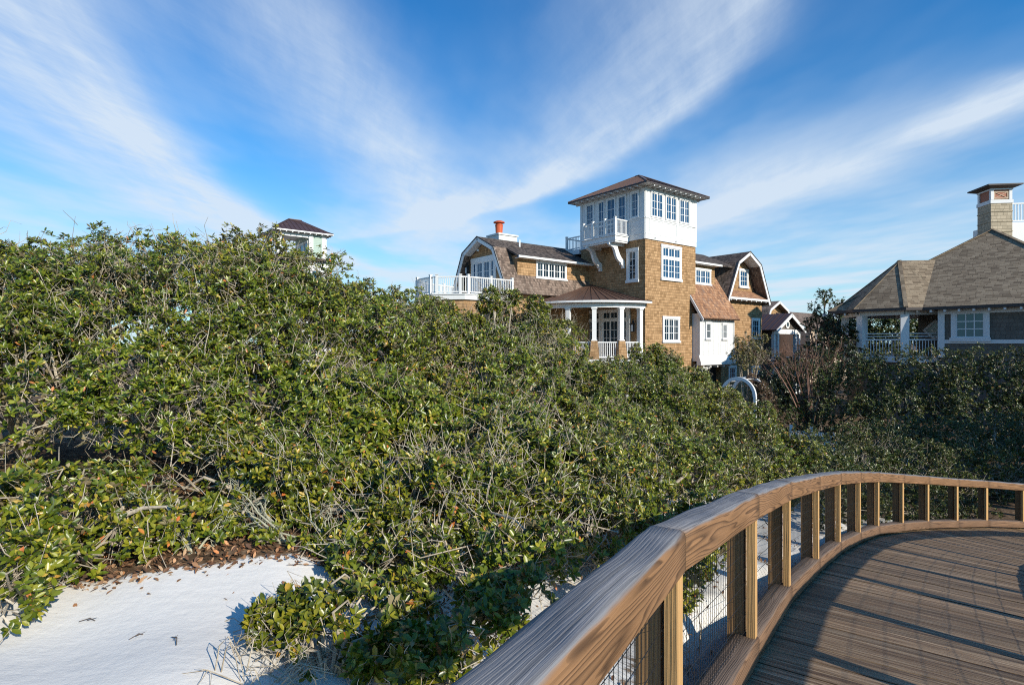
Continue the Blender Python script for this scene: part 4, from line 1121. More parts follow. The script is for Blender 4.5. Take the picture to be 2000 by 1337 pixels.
def twigs(P0, P1, r0, r1, sag=.15, seg=4, jit=.12):
    n = len(P0)
    if n == 0: return np.zeros((0,3)), np.zeros((0,4), int)
    L = np.linalg.norm(P1-P0, axis=1, keepdims=True)
    mid1 = P0*.66 + P1*.34 + RNG.normal(0, 1, (n,3))*jit*L*.8; mid2 = P0*.3 + P1*.7 + RNG.normal(0, 1, (n,3))*jit*L
    mid1[:, 2] -= sag*L[:, 0]*.5; mid2[:, 2] -= sag*L[:, 0]*.4
    pts = np.stack([P0, mid1, mid2, P1], 1)
    if seg > 4:
        pass
    ax_d = unit(P1-P0); ref = unit(RNG.normal(size=(n,3))); a_ = unit(np.cross(ax_d, ref)); b_ = np.cross(ax_d, a_)
    V = []
    r0 = np.broadcast_to(np.asarray(r0, float), (n,)); r1 = np.broadcast_to(np.asarray(r1, float), (n,))
    for k in range(4):
        r = (r0*(1-k/3) + r1*k/3)[:, None]
        for j in range(3):
            an = 2*PI*j/3; V.append(pts[:, k] + (a_*math.cos(an) + b_*math.sin(an))*r)
    V = np.stack(V, 1).reshape(-1, 3)
    i0 = (np.arange(n)*12)[:, None]; F = []
    for k in range(3):
        for j in range(3): F.append(i0 + np.array([[k*3+j, k*3+(j+1)%3, k*3+3+(j+1)%3, k*3+3+j]]))
    return V, np.concatenate(F, 1).reshape(-1, 4)
def npobj(name, V, F, mat, parent, off):
    me = bpy.data.meshes.new(name); fastmesh(me, V - np.array(off)[None], F); me.materials.append(M[mat])
    me.polygons.foreach_set('use_smooth', np.ones(len(F), bool))
    o = bpy.data.objects.new(name, me); COL.objects.link(o)
    if parent: o.parent = parent
    return o
def inhole(p):
    u_ = 1000 + 1100*p[:, 0]/p[:, 1]; v_ = 668 - 1100*p[:, 2]/p[:, 1]; r = np.zeros(len(p), bool)
    for (a_, b_, c_, d_) in HOLE[:4]: r |= (((u_-(a_+b_)/2)/((b_-a_)/2))**2 + ((v_-(c_+d_)/2)/((d_-c_)/2))**2) < 1
    return r & (p[:, 1] < 12)
ALL = []     # every lobe of every shrub: x,y,z,r
VIEW = unit(np.array([0, -.75, .5]))
NLEAF = [0]
def shrub(name, label, lobes, cat='shrub', group=None, leaf='oak_leaf', bark_='grey_bark', L=.051, W=.0185, per=9, dens=430, gap=.28, gapf=3.6,
          twigf=.35, bare=.08, base=None, trunk_r=.035, up=.55, view=-.25, shell=(.62, 1.06), tw=(.0048, .0018), holes=(), spread=(38, 86), bare_len=(.16, .45), lump=.22, inner=True):
    lobes = [np.array(l, float) for l in lobes]
    if base is None:
        c = np.mean([l[:3] for l in lobes], 0); base = (c[0], c[1] + .2)
    bz = hz1(*base); bp = (base[0], base[1], bz)
    root = thing(name, label, cat, bp, 0, group)
    Cs, As, T0, T1, B0, B1, IC, IA = [], [], [], [], [], [], [], []
    mb_ = MB(); first = True
    for l in lobes:
        c, r = l[:3], l[3]; rz = l[4] if len(l) > 4 else r
        R3 = np.array([r, r, rz])
        n = int(dens * 2 * PI * r * rz)
        dr_ = unit(RNG.normal(size=(n*2, 3))); dr_ = dr_[dr_ @ VIEW > view][:n]
        lum = 1 + lump*wavy(c + dr_*r, 2.6/max(r, .4)*.7)
        f = RNG.uniform(shell[0], shell[1], len(dr_)) ** .7
        p = c + dr_*R3*(lum*f)[:, None]
        keep = np.ones(len(p), bool)
        for o_ in ALL + [q for q in lobes if q is not l]:
            oz = o_[4] if len(o_) > 4 else o_[3]
            if np.linalg.norm(o_[:3]-c) < o_[3] + r + .3:
                keep &= (((p - o_[:3]) / np.array([o_[3], o_[3], oz]))**2).sum(1) > .42
        keep &= p[:, 2] > H(p[:, 0], p[:, 1]) + .06
        gz = wavy(p, gapf)
        keep &= ~((gz > gap) & (RNG.random(len(p)) < .85))
        # never grow into the boardwalk
        dd = np.min(np.hypot(p[:, None, 0]-PATH_XY[None, :, 0], p[:, None, 1]-PATH_XY[None, :, 1]), 1)
        keep &= dd > 1.42
        for (hx0, hx1, hy0, hy1) in holes:
            u_ = 1000 + 1100*p[:, 0]/p[:, 1]; v_ = 668 - 1100*p[:, 2]/p[:, 1]
            ins = (((u_-(hx0+hx1)/2)/((hx1-hx0)/2))**2 + ((v_-(hy0+hy1)/2)/((hy1-hy0)/2))**2) < 1
            keep &= ~(ins & (RNG.random(len(p)) < .8))
        p, dk = p[keep], dr_[keep]
        if len(p) == 0: continue
        ax = unit(dk*.5 + np.array([0, -.05, up]) + np.array(SUN)*.45 + RNG.normal(0, .40, (len(p), 3)))
        Cs.append(p); As.append(ax)
        sel = RNG.random(len(p)) < twigf
        q = p[sel]; T1.append(q); T0.append(q - ax[sel]*RNG.uniform(.12, .38, (len(q),1)) - dk[sel]*RNG.uniform(.0, .22, (len(q),1)) + RNG.normal(0, .05, (len(q),3)))
        sel = RNG.random(len(p)) < bare
        q = p[sel]; ln = RNG.uniform(bare_len[0], bare_len[1], (len(q),1)); dirb = unit(dk[sel]*.35 + RNG.normal(0, .55, (len(q),3)) + np.array([0,-.1,.55]))
        B0.append(q - dirb*ln*.6 - dk[sel]*.12); B1.append(q + dirb*ln*.55)
        # sparse larger leaves deeper inside
        ni = int(n*.16); di = unit(RNG.normal(size=(ni, 3))); di = di[di @ VIEW > -.5]
        pi = c + di*R3*RNG.uniform(.25, .66, (len(di), 1))
        ki = (pi[:, 2] > H(pi[:, 0], pi[:, 1]) + .06) & (np.min(np.hypot(pi[:, None, 0]-PATH_XY[None, :, 0], pi[:, None, 1]-PATH_XY[None, :, 1]), 1) > 1.42)
        ki &= ~((wavy(pi, gapf) > gap) & (RNG.random(len(pi)) < .75))
        ki &= ~inhole(pi) | (RNG.random(len(pi)) < .3)
        if inner: IC.append(pi[ki]); IA.append(unit(di[ki]*.6 + np.array([0, 0, .5]) + RNG.normal(0, .5, (int(ki.sum()), 3))))
        # limbs from the base into the lobe, forking
        s_ = Vector(bp); e = Vector(c); m_ = s_.lerp(e, .5) + Vector((random.uniform(-.2,.2), random.uniform(-.1,.2), random.uniform(-.1,.25)))
        pts_ = [s_ - Vector((0,0,.1)), s_.lerp(m_, .5) + Vector((random.uniform(-.08,.08), 0, .05)), m_, m_.lerp(e, .6) + Vector((0,0,.08)), e]
        mb_.tube(pts_, [trunk_r, trunk_r*.8, trunk_r*.62, trunk_r*.45, trunk_r*.3], 6)
        k2 = max(3, int(5*r))
        ids = RNG.integers(0, len(p), k2)
        for i_ in ids:
            tgt = Vector(c + (p[i_]-c)*.92); mm = e.lerp(tgt, .5) + Vector((random.uniform(-.12,.12),)*1 + (random.uniform(-.12,.12), random.uniform(-.05,.12)))
            mb_.tube([e.lerp(Vector(bp), .12), mm, tgt], [trunk_r*.32, trunk_r*.22, trunk_r*.08], 5)
    Cs = np.concatenate(Cs); As = np.concatenate(As)
    V, F = leaves(Cs, As, per, L, W, spread)
    if inner:
        Vi, Fi = leaves(np.concatenate(IC), np.concatenate(IA), 5, L*1.5, W*1.7, spread)
        F = np.concatenate([F, Fi + len(V)]); V = np.concatenate([V, Vi])
    NLEAF[0] += len(F)//2
    npobj('crown', V, F, leaf, root, bp)
    Va, Fa = twigs(np.concatenate(T0), np.concatenate(T1), tw[0], tw[1])
    B0, B1 = np.concatenate(B0), np.concatenate(B1)
    Vb, Fb = twigs(B0, B1, tw[0]*1.25, tw[1], .0, jit=.13)
    # side twigs on the bare ones
    ii = np.repeat(np.arange(len(B0)), 2); ff = RNG.uniform(.35, .85, (len(ii),1)); S0 = B0[ii]*(1-ff) + B1[ii]*ff
    S1 = S0 + (unit(unit(B1-B0)[ii]*.7 + RNG.normal(0, .6, (len(ii),3))) * RNG.uniform(.08, .28, (len(ii),1)))
    Vc, Fc = twigs(S0, S1, tw[0]*.7, tw[1]*.8, .0)
    n0 = len(Va); n1 = n0 + len(Vb)
    npobj('twigs', np.concatenate([Va, Vb, Vc]), np.concatenate([Fa, Fb+n0, Fc+n1]), bark_, root, bp)
    mb_.build('trunk', bark_, root, bp, fix=False)
    ALL.extend(lobes)
    return root
def lobe(px, py, Y, r, rz=None, push=.75):
    Y1 = Y*.6 if Y <= 9 else min(Y, 5.4 + (Y-9)*1.4)
    r *= Y1/Y; rz = rz*Y1/Y if rz else None; Y = Y1
    c = P(px, py, Y) + Vector((0, .55, -.62)) * (r*push)
    return (c.x, c.y, c.z, r, rz if rz else r)
def patch(cols, r0, r1, rows, jit=12):
    """lobes covering a stretch of thicket: cols = [(px, ytop, Ytop, ybottom, Ybottom), ...]"""
    out = []
    for (px, yt, Yt, yb, Yb) in cols:
        for k in range(rows):
            f = k/(rows-1) if rows > 1 else 0
            Yd = Yt + (Yb-Yt)*(f**.8); py = yt + (yb-yt)*f
            r = (r0 + (r1-r0)*f)*random.uniform(.88, 1.15)
            out.append(lobe(px + random.uniform(-jit, jit) + (28 if k % 2 else -14), py, Yd, r, None, 1.35 if k == 0 else .85))
    return out
HOLE = [(-60, 150, 800, 925), (120, 330, 800, 930), (290, 470, 855, 1010), (430, 540, 930, 1030), (630, 760, 640, 720), (850, 960, 700, 790), (1010, 1080, 760, 800)]
G_ = 'oak shrubs of the front thicket'
shrub('oak_shrub', 'tall glossy oak shrub at far left whose crown leaves the frame', patch([(-140, 480, 8.6, 780, 6.9), (-40, 475, 8.9, 770, 7.0), (55, 470, 9.0, 760, 7.1)], .85, .62, 5), group=G_, holes=HOLE, bare=.06)
shrub('oak_shrub', 'low leafy oak shrub at left edge spilling onto the white sand', [lobe(-60, 1010, 5.3, .62), lobe(40, 980, 5.5, .55), lobe(120, 1000, 5.9, .45), lobe(20, 1090, 5.0, .42), lobe(-20, 1150, 4.7, .36), lobe(95, 1070, 5.4, .33), lobe(225, 975, 6.2, .34), lobe(300, 990, 6.3, .32), lobe(60, 935, 5.9, .4), lobe(200, 1040, 5.75, .26), lobe(275, 1035, 5.9, .24), lobe(345, 1010, 6.1, .26), lobe(150, 1080, 5.5, .22), lobe(385, 985, 6.4, .26), lobe(130, 940, 6.2, .4), lobe(230, 925, 6.6, .32)],
      group=G_, bare=.03, per=8, L=.049, W=.022, trunk_r=.022, base=(-3.1, 3.75))
shrub('oak_shrub', 'tall oak shrub with thin dark shoots along its flat top, left of the lookout house', patch([(150, 456, 9.2, 760, 7.4), (245, 460, 9.4, 760, 7.5), (340, 455, 9.6, 770, 7.6)], .85, .6, 5) + [lobe(x_, y_, Y_, .62) for x_, y_, Y_ in ((-20, 900, 9.4), (20, 850, 9.), (60, 870, 9.4), (150, 860, 9.4), (240, 870, 9.4), (330, 880, 9.2), (420, 890, 9.0), (500, 930, 8.6))], group=G_, holes=HOLE, bare=.09)
shrub('oak_shrub', 'oak shrub directly in front of the lookout house', patch([(430, 458, 9.8, 860, 7.4), (520, 468, 10.1, 900, 7.3), (610, 487, 10.6, 930, 7.2)], .85, .58, 6), group=G_, holes=HOLE, bare=.05)
shrub('oak_shrub', 'oak shrub below the patch of sky between lookout house and terrace', patch([(690, 556, 11.6, 930, 7.3), (775, 572, 12.6, 950, 7.4), (860, 588, 13.4, 950, 7.6)], .85, .58, 6), L=.062, W=.025, dens=440, group=G_, holes=HOLE, bare=.05)
shrub('oak_shrub', 'oak shrub full of pale bare twigs in front of the terrace', patch([(945, 612, 13.6, 900, 8.0), (1030, 612, 14.2, 890, 8.4)], .85, .6, 6) + [lobe(962, 578, 14.0, .36), lobe(1000, 574, 14.2, .36), lobe(1040, 592, 14.2, .4), lobe(1095, 640, 14.6, .55), lobe(1110, 680, 14.2, .6)], L=.062, W=.025, dens=440, group=G_, holes=HOLE, bare=.09, bare_len=(.3, .8))
shrub('oak_shrub', 'oak shrub that hides the foot of the round porch', patch([(1125, 694, 15.5, 880, 9.0), (1205, 702, 16.5, 880, 9.8)], .85, .65, 5), L=.062, W=.025, dens=440, group=G_, bare=.06)
shrub('oak_shrub', 'upright young oak shrub in front of the tower corner', [lobe(1255, 690, 17.0, .42), lobe(1285, 680, 17.2, .42), lobe(1305, 700, 17.0, .45), lobe(1262, 725, 16.8, .6), lobe(1310, 735, 16.6, .6)], L=.062, W=.025, dens=440, group=G_, bare=.06, trunk_r=.04)
shrub('oak_shrub', 'oak shrub in front of the white bay, left of the garden arbor', patch([(1290, 730, 16.4, 890, 10.5), (1375, 728, 17., 890, 11.2)], .8, .65, 4) + [lobe(1360, 730, 17.2, .4)], L=.062, W=.025, dens=440, group=G_, bare=.06)
shrub('oak_shrub', 'rightmost oak shrub of the thicket, touching the rail beside the picket fence', patch([(1455, 792, 17., 900, 11.6), (1530, 845, 16.5, 905, 12.4)], .75, .6, 3) + [lobe(1420, 770, 17.2, .6), lobe(1490, 800, 17, .5)], L=.062, W=.025, dens=440, group=G_, bare=.05)
shrub('oak_shrub', 'oak shrub leaning over the leaf litter at centre left', [lobe(380, 865, 7.4, .5), lobe(470, 880, 7.2, .5), lobe(560, 940, 6.9, .52), lobe(640, 960, 6.8, .55), lobe(700, 1010, 6.5, .45), lobe(600, 1030, 6.5, .36), lobe(480, 1010, 6.5, .3), lobe(530, 1050, 6.2, .26), lobe(440, 1030, 6.3, .2), lobe(590, 1065, 6.1, .24), lobe(650, 1060, 6.1, .26), lobe(430, 950, 6.9, .36), lobe(350, 930, 7.2, .36)],
      group=G_, holes=HOLE[:4], bare=.12, base=(-1.55, 4.2), trunk_r=.024, L=.049, W=.022)
shrub('oak_shrub', 'oak shrub with white forked twigs over the shaded sand, left of the handrail', [lobe(790, 940, 6.9, .55), lobe(880, 950, 6.9, .55), lobe(970, 930, 7.2, .58), lobe(760, 1010, 6.4, .4), lobe(860, 1020, 6.4, .42), lobe(950, 1010, 6.6, .45), lobe(1040, 960, 7.4, .5), lobe(690, 1085, 5.7, .24), lobe(770, 1085, 5.6, .28), lobe(850, 1075, 5.6, .26), lobe(990, 1070, 5.6, .3), lobe(1060, 1050, 5.7, .3)],
      group=G_, bare=.15, tw=(.0062, .002), bare_len=(.2, .55), base=(-.54, 4.4), trunk_r=.017, L=.049, W=.022, gap=.4)
shrub('oak_shrub', 'oak shrub pressed against the outside of the curving handrail', [lobe(1060, 890, 8.4, .62), lobe(1140, 880, 9.0, .62), lobe(1220, 870, 9.6, .62), lobe(1310, 880, 10.2, .62), lobe(1100, 970, 7.6, .55), lobe(1180, 950, 8.0, .55), lobe(1270, 930, 8.8, .55), lobe(1370, 905, 10.2, .55), lobe(1440, 900, 11., .55), lobe(1150, 1020, 7.0, .45), lobe(1380, 1000, 8.0, .5), lobe(1250, 1010, 7.4, .5), lobe(1350, 1075, 6.7, .3), lobe(1410, 1045, 7.2, .32), lobe(1330, 1140, 6.2, .26), lobe(1470, 1010, 8.2, .32), lobe(1280, 1120, 6.2, .26)],
      group=G_, bare=.04, base=(1.2, 5.4))
shrub('oak_shrub', 'small sunlit oak shrub rooted in white sand at bottom centre', [lobe(560, 1215, 4.55, .22), lobe(620, 1185, 4.6, .26), lobe(690, 1190, 4.5, .28), lobe(760, 1210, 4.35, .28), lobe(640, 1255, 4.3, .22), lobe(720, 1265, 4.2, .24), lobe(800, 1160, 4.75, .24), lobe(700, 1130, 5.0, .22), lobe(590, 1150, 4.9, .16), lobe(510, 1195, 4.6, .13), lobe(530, 1240, 4.45, .12), lobe(560, 1165, 4.75, .12), lobe(492, 1225, 4.5, .09)],
      group=G_, bare=.05, base=(-.85, 2.6), trunk_r=.011, L=.049, W=.022, dens=520, gap=.35, gapf=5., tw=(.0032, .0013), bare_len=(.08, .2), holes=())
shrub('oak_shrub', 'oak shrub in the shade of the handrail at bottom centre', [lobe(830, 1260, 3.9, .26), lobe(900, 1250, 3.8, .26), lobe(860, 1320, 3.6, .22), lobe(960, 1200, 4.2, .26), lobe(1010, 1150, 4.6, .26), lobe(940, 1140, 4.9, .22)],
      group=G_, bare=.04, base=(-.3, 2.5), trunk_r=.011, L=.049, W=.022, dens=520, gap=.4, gapf=5., tw=(.0032, .0013), bare_len=(.08, .2))
# beneath and behind the far railing
G2 = 'fine leaved shrubs behind the far railing'
kw = dict(group=G2, leaf='fine_leaf', L=.075, W=.032, per=9, dens=130, twigf=.2, bare=.05, bare_len=(.3, .8), up=.9, spread=(20, 70), trunk_r=.035)
shrub('yaupon_shrub', 'fine leaved shrub behind the handrail, just right of the picket fence', patch([(1590, 850, 17.5, 945, 13.0), (1670, 835, 18., 975, 13.4)], .8, .7, 4), **kw)
shrub('yaupon_shrub', 'fine leaved shrub with upright pale shoots, middle of the row behind the railing', patch([(1740, 825, 18., 985, 14.0), (1820, 835, 18., 1000, 14.6)], .85, .7, 4), **kw)
shrub('yaupon_shrub', 'low fine leaved shrub seen through the wire mesh of the far railing', [lobe(x_, y_, Y_, .62) for x_, y_, Y_ in ((1640, 985, 11.6), (1700, 995, 13.2), (1770, 1000, 14.3), (1840, 1005, 15.), (1910, 1005, 15.6), (1985, 1000, 16.2), (2050, 1000, 16.8))], **dict(kw, trunk_r=.012))
shrub('yaupon_shrub', 'fine leaved shrub behind the railing at right edge of the frame', patch([(1900, 825, 18., 1000, 15.4), (1985, 815, 18.5, 1000, 16.2), (2070, 810, 19., 980, 17.)], .85, .7, 4), **kw)
shrub('added_shade_tree', 'large evergreen tree added out of view past the right end of the railing to shade the hedge', [(19.5, 13.4, .3, 2.2, 2.4), (22.8, 12.2, .1, 2.3, 2.4), (17.6, 13.9, -1.4, 1.9, 2.0), (21, 12.8, -2.2, 2.4), (25.5, 11, -.4, 2.2, 2.4)],  # unseen tree, added to throw shade on the hedge
      cat='tree', leaf='evergreen_leaf', bark_='dark_bark', L=.2, W=.11, per=8, dens=42, gap=2., twigf=.2, bare=0.02, base=(21., 12.8), trunk_r=.16, view=-1.1, shell=(.3, 1.05))
G3 = 'dark hedge in front of the grey house'
kw = dict(group=G3, leaf='hedge_leaf', L=.085, W=.04, per=7, dens=100, twigf=.15, bare=.02, trunk_r=.06)
shrub('hedge_shrub', 'dark hedge shrub beside the bare red shrub, left end of the hedge', patch([(1530, 745, 27.5, 860, 26.), (1600, 712, 27., 860, 25.), (1670, 702, 26., 860, 24.)], 1.0, 1.0, 3), cat='hedge', **kw)
shrub('hedge_shrub', 'dark hedge shrub below the columns of the grey house porch', patch([(1735, 695, 25., 850, 23.5), (1800, 688, 24.2, 850, 22.8)], 1.0, 1.0, 4), cat='hedge', **kw)
shrub('hedge_shrub', 'dark hedge shrub under the window of the grey house', patch([(1865, 684, 23.4, 850, 22.), (1935, 684, 22.6, 850, 21.4), (2010, 684, 22., 850, 21), (2080, 684, 21.4, 850, 20.4)], 1.0, 1.0, 4), cat='hedge', **kw)
# trees beyond
tr_ = shrub('dark_tree', 'open crowned tree standing tall between the two shingle houses', [(P(1610, 575, 38))[:] + (.62,), (P(1590, 600, 38))[:] + (.7,), (P(1630, 600, 38))[:] + (.7,), (P(1605, 625, 38))[:] + (.8,), (P(1580, 630, 38.3))[:] + (.5,), (P(1645, 590, 38))[:] + (.4,), (P(1625, 640, 38))[:] + (.7,)],
      cat='tree', leaf='tree_leaf', bark_='dark_bark', L=.13, W=.06, per=8, dens=24, gap=.3, gapf=2.2, twigf=.9, bare=.15, base=((1612-1000)/1100*38, 38.), trunk_r=.10, view=-1.1, tw=(.012, .006), bare_len=(.4, 1.0), shell=(.3, 1.1))
shrub('dark_tree', 'low black green evergreen beside the grey house porch', [(P(1645, 660, 34))[:] + (.9,), (P(1615, 670, 34))[:] + (.9,), (P(1585, 690, 34))[:] + (.8,), (P(1650, 700, 33))[:] + (1.1,), (P(1610, 710, 33))[:] + (1.1,), (P(1560, 715, 33))[:] + (.9,)],
      cat='tree', leaf='evergreen_leaf', bark_='dark_bark', L=.13, W=.06, per=8, dens=45, gap=.6, twigf=.3, bare=.02, base=((1625-1000)/1100*34, 34.5), trunk_r=.09, view=-.6)
shrub('small_tree', 'small olive green tree in front of the right gambrel wing', [(P(1462, 670, 29))[:] + (.62,), (P(1440, 690, 29))[:] + (.5,), (P(1482, 690, 29))[:] + (.55,), (P(1460, 700, 28.8))[:] + (.6,), (P(1490, 660, 29))[:] + (.35,), (P(1440, 665, 29))[:] + (.35,)],
      cat='tree', leaf='olive_leaf', bark_='grey_bark', L=.09, W=.036, per=8, dens=62, gap=.5, gapf=3., twigf=.8, bare=.1, base=((1458-1000)/1100*29, 29.), trunk_r=.05, view=-1.1, shell=(.3, 1.08), tw=(.010, .005))
shrub('dark_shrub', 'dark broadleaf shrub left of the bare red shrub', [(P(1515, 700, 30))[:] + (.5,), (P(1530, 725, 30))[:] + (.7,), (P(1500, 745, 28))[:] + (.6,), (P(1515, 770, 27.5))[:] + (.8,)],
      leaf='evergreen_leaf', bark_='dark_bark', L=.12, W=.06, per=7, dens=60, twigf=.2, bare=.02, base=((1515-1000)/1100*29, 29.5))
shrub('climbing_vine', 'brown dry vine climbing over the right side of the white arbor', [(ax_+.72, AY+.35, -1.75, .28), (ax_+1.0, AY-.1, -2.1, .34), (ax_+1.12, AY-.35, -2.6, .36), (ax_+1.15, AY-.4, -3.1, .36), (ax_+1.15, AY-.4, -3.6, .4)],
      cat='vine', leaf='vine_leaf', bark_='red_bark', L=.08, W=.04, per=6, dens=420, inner=False, twigf=1., bare=.3, base=(ax_+1.3, AY-.3), trunk_r=.03, view=-1.1, bare_len=(.2, .5))
for (lab, pts_, sz, bx_, by2) in (('far evergreen tree seen through the porch of the grey house', ((1690, 640), (1720, 630), (1750, 640), (1700, 665), (1735, 665)), 1.5, 17.6, 46.5),
                    ('far evergreen tree left of the grey house, behind its porch corner', ((1640, 640), (1660, 650), (1665, 670), (1620, 665)), 1.4, 27.5, 46.5),
                    ('far evergreen tree behind the porch corner post and the diamond window', ((1790, 640), (1825, 635), (1800, 665), (1840, 665)), 1.6, 36.5, 46.5)):
    shrub('far_tree', lab, [(P(x_, y_, 46))[:] + (sz,) for x_, y_ in pts_], cat='tree', leaf='tree_leaf', bark_='dark_bark', L=.2, W=.1, per=8, dens=22, gap=.6, twigf=.2, bare=.02, base=(P(pts_[-1][0], 700, 46)[0], 46.5), trunk_r=.12, view=-.6, group='far evergreen trees')
# bare red shrub
rs = thing('bare_shrub', 'leafless reddish shrub with many upright twigs, left of the grey house', 'shrub', (P(1585, 700, 27.)[0], 27., hz1(P(1585, 700, 27.)[0], 27.)))
n = 84
bx = RNG.uniform(1505, 1640, n); by_ = RNG.uniform(705, 745, n)
P0 = np.array([P(a_, c_, 26.6 + RNG.uniform(-.5, .5))[:] for a_, c_ in zip(bx, by_)])
P1 = P0 + np.stack([(bx-1575)/75*.55 + RNG.normal(0, .3, n), RNG.normal(0, .25, n), RNG.uniform(.6, 1.75, n)*np.exp(-((bx-1585)/80)**2)], 1)
V1, F1 = twigs(P0, P1, RNG.uniform(.007, .015, n), .004, 0., jit=.07)
ii = np.repeat(np.arange(n), 3); ff = RNG.uniform(.4, .95, (len(ii),1)); S0 = P0[ii]*(1-ff)+P1[ii]*ff
S1 = S0 + unit(unit(P1-P0)[ii] + RNG.normal(0, .5, (len(ii),3)))*RNG.uniform(.15, .5, (len(ii),1))
V2, F2 = twigs(S0, S1, .007, .004, 0.)
bl = tuple(rs.location)
npobj('twigs', np.concatenate([V1, V2]), np.concatenate([F1, F2+len(V1)]), 'red_bark', rs, bl)
mbx = MB()
for k in range(14):
    a_ = Vector(P0[k*6]); mbx.tube([Vector(bl) - Vector((0,0,.1)), Vector(bl).lerp(a_, .6) + Vector((0,0,.2)), a_], [.05, .035, .02], 5)
mbx.build('trunk', 'red_bark', rs, bl, fix=False)
V3, F3 = leaves(S1[::9], unit(RNG.normal(size=(len(S1[::9]), 3))), 2, .1, .05); npobj('crown', V3, F3, 'vine_leaf', rs, bl)

# lichen covered inner branches in the hollow of the thicket
ls = thing('lichen_branches', 'pale lichen covered bare branches inside the dark hollow of the thicket', 'branch', (-2.1, 4.2, hz1(-2.1, 4.2)))
lb = tuple(ls.location); mbx = MB(); tips = []
for (x0, y0, Yd) in ((372, 1098, 3.65), (330, 1095, 3.8), (250, 990, 4.1), (200, 960, 4.2), (60, 900, 4.3), (560, 1095, 3.75), (640, 1100, 3.8)):
    for k in range(4):
        p0 = P(x0 + random.uniform(-8, 8), y0, Yd); p0.z = hz1(p0.x, p0.y) - .03
        ln = random.uniform(.2, .5); an = random.uniform(-1.25, 1.25)
        e = p0 + Vector((math.sin(an)*ln, random.uniform(-.1, .25), math.cos(an)*ln*.9 + .05)); m_ = p0.lerp(e, .5) + Vector((random.uniform(-.07,.07), 0, random.uniform(-.02,.08)))
        mbx.tube([p0, p0.lerp(m_, .5) + Vector((random.uniform(-.04,.04), 0, .02)), m_, m_.lerp(e, .5) + Vector((0, 0, random.uniform(-.03,.06))), e], [.009, .0075, .006, .0045, .0022], 6)
        for j in range(5): tips.append((p0.lerp(m_, random.random()) if j < 3 else m_.lerp(e, random.random()), (e-p0).normalized()))
T0_ = np.array([t_[0][:] for t_ in tips]); TD = np.array([t_[1][:] for t_ in tips])
T1_ = T0_ + unit(TD + RNG.normal(0, .7, T0_.shape))*RNG.uniform(.06, .24, (len(T0_),1))
V1, F1 = twigs(T0_, T1_, .0042, .0016, 0., jit=.14)
ii = np.repeat(np.arange(len(T0_)), 3); ff = RNG.uniform(.3, .95, (len(ii),1)); S0 = T0_[ii]*(1-ff)+T1_[ii]*ff
S1 = S0 + unit(unit(T1_-T0_)[ii] + RNG.normal(0, .7, S0.shape))*RNG.uniform(.02, .1, (len(ii),1))
V2, F2 = twigs(S0, S1, .003, .0012, 0.)
mbx.build('trunk', 'lichen_bark', ls, lb, fix=False)
npobj('twigs', np.concatenate([V1, V2]), np.concatenate([F1, F2+len(V1)]), 'lichen_bark', ls, lb)

# dead brushwood lying on the sand at bottom centre
db = thing('dead_branch', 'dead grey branch with curled twigs lying on white sand at the bottom edge', 'branch', (-1.2, 2.4, hz1(-1.2, 2.4)))
dbl = tuple(db.location); mbx = MB(); tips = []
for k in range(26):
    px_ = random.uniform(470, 640); p0 = P(px_, 1290, 2.42 + random.uniform(-.1, .2)); p0.z = hz1(p0.x, p0.y) + random.uniform(0, .03)
    an = random.uniform(-2.2, 2.2); ln = random.uniform(.09, .3)
    e = p0 + Vector((math.sin(an)*ln, random.uniform(-.1,.1), abs(math.cos(an))*ln*.5)); m_ = p0.lerp(e, .55) + Vector((0,0,random.uniform(.01,.07)))
    mbx.tube([p0, m_, e], [.0042, .003, .0012], 4); tips.append((m_, e))
for (xa_, ya_, xb_, yb_, hgt) in ((420, 1300, 478, 1290, .14), (432, 1300, 470, 1300, .12)):
    p0 = P(xa_, ya_, 2.5); p0.z = hz1(p0.x, p0.y); p1 = P(xb_, yb_, 2.47); p1.z = hz1(p1.x, p1.y)
    mbx.tube([p0, p0+Vector((.02,0,hgt*.8)), p0.lerp(p1, .45)+Vector((0,0,hgt*1.25)), p1+Vector((-.02,0,hgt*.8)), p1], [.0036,.003,.003,.0025,.002], 4)
mbx.build('stems', 'grey_bark', db, dbl, fix=False)
T0_ = np.array([a_[:] for a_, c_ in tips]*4); T1_ = T0_ + RNG.normal(0, .06, T0_.shape); V1, F1 = twigs(T0_, T1_, .002, .0008, 0.)
npobj('twigs', V1, F1, 'grey_bark', db, dbl)

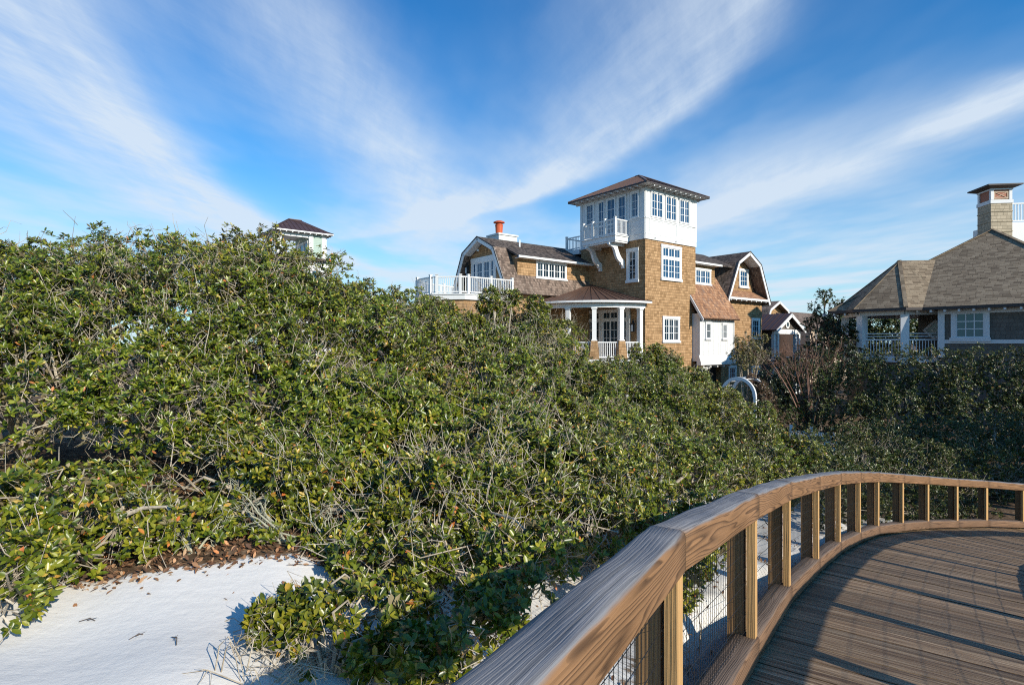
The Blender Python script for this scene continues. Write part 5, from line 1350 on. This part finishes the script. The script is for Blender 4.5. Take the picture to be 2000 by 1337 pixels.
# leaf litter under the thicket and below the railing
n = 16000
lx = np.concatenate([RNG.uniform(-3.4, -.3, 9500), RNG.uniform(-.4, 4, 4500), RNG.uniform(-3, -.6, 2000)]); ly = np.concatenate([RNG.uniform(3.1, 5.6, 9500), RNG.uniform(2.0, 10, 4500), RNG.uniform(3.1, 3.8, 2000)])
keep = ly > crest(lx) + RNG.normal(.03, .04, n) - np.where(RNG.random(n) < .012, RNG.exponential(.35, n), 0)
right = (lx > -.35); keep = (keep & ~right) | (right & (wavy(np.stack([lx, ly, lx*0], 1), 1.8) > -.35))
lx, ly = lx[keep], ly[keep]; lz = H(lx, ly)
Cn = np.stack([lx, ly, lz + RNG.uniform(.003, .02, len(lx))], 1)
V1, F1 = leaves(Cn, unit(RNG.normal(0, .35, (len(lx), 3)) + np.array([0,0,1.])), 1, .046, .02, (60, 100))
o = npobj('leaf_litter', V1, F1, 'dry_leaf', None, (0,0,0)); tag(o, 'drift of dry brown fallen leaves under the thicket', 'leaf litter', kind='stuff')
# single fallen leaves on the bare sand
for (px_, py_, lab) in ((222, 1152, 'dry brown leaf on bare sand near the left leaf drift'), (150, 1185, 'brown leaf lying alone on sand at left'), (217, 1141, 'curled brown leaf at the rim of the leaf drift'), (468, 1152, 'upright brown leaf on sand left of the small shrub'), (440, 1125, 'reddish leaf at the crest of the sand')):
    zz = -1.45
    for _ in range(6):
        Yd = zz/((668-py_)/1100); xx = (px_-1000)/1100*Yd; zz = hz1(xx, Yd)
    V1, F1 = leaves(np.array([[xx, Yd, zz+.015]]), unit(np.array([[.1, -.2, 1.]])), 1, .046, .021, (75, 85))
    o = npobj('fallen_leaf', V1 , F1, 'dry_leaf', None, (xx, Yd, zz)); o.location = (xx, Yd, zz); tag(o, lab, 'leaf', 'fallen leaves on the sand')
for (px_, py_, L_, an, lab) in ((170, 1214, .08, .1, 'thin dark twig lying flat on sand at left'), (266, 1245, .06, .9, 'short dark twig lying in the middle of the sand'), (340, 1253, .1, 2.3, 'faint crooked twig on sand left of the dead branch')):
    zz = -1.45
    for _ in range(6):
        Yd = zz/((668-py_)/1100); xx = (px_-1000)/1100*Yd; zz = hz1(xx, Yd)
    b = MB(); dv_ = Vector((math.cos(an), math.sin(an), 0))*L_
    b.tube([-dv_*.5+Vector((0,0,.008)), Vector((.006, .012, .018)), dv_*.5+Vector((0,0,.008))], [.002, .003, .002], 5); b.tube([Vector((0,0,.012)), dv_*.3 + Vector((.018, .012, .02))], [.002, .001], 4)
    o = b.build('sand_twig', 'dark_bark', None); o.location = (xx, Yd, zz); tag(o, lab, 'twig', 'twigs on the sand')
print('LEAVES', NLEAF[0])
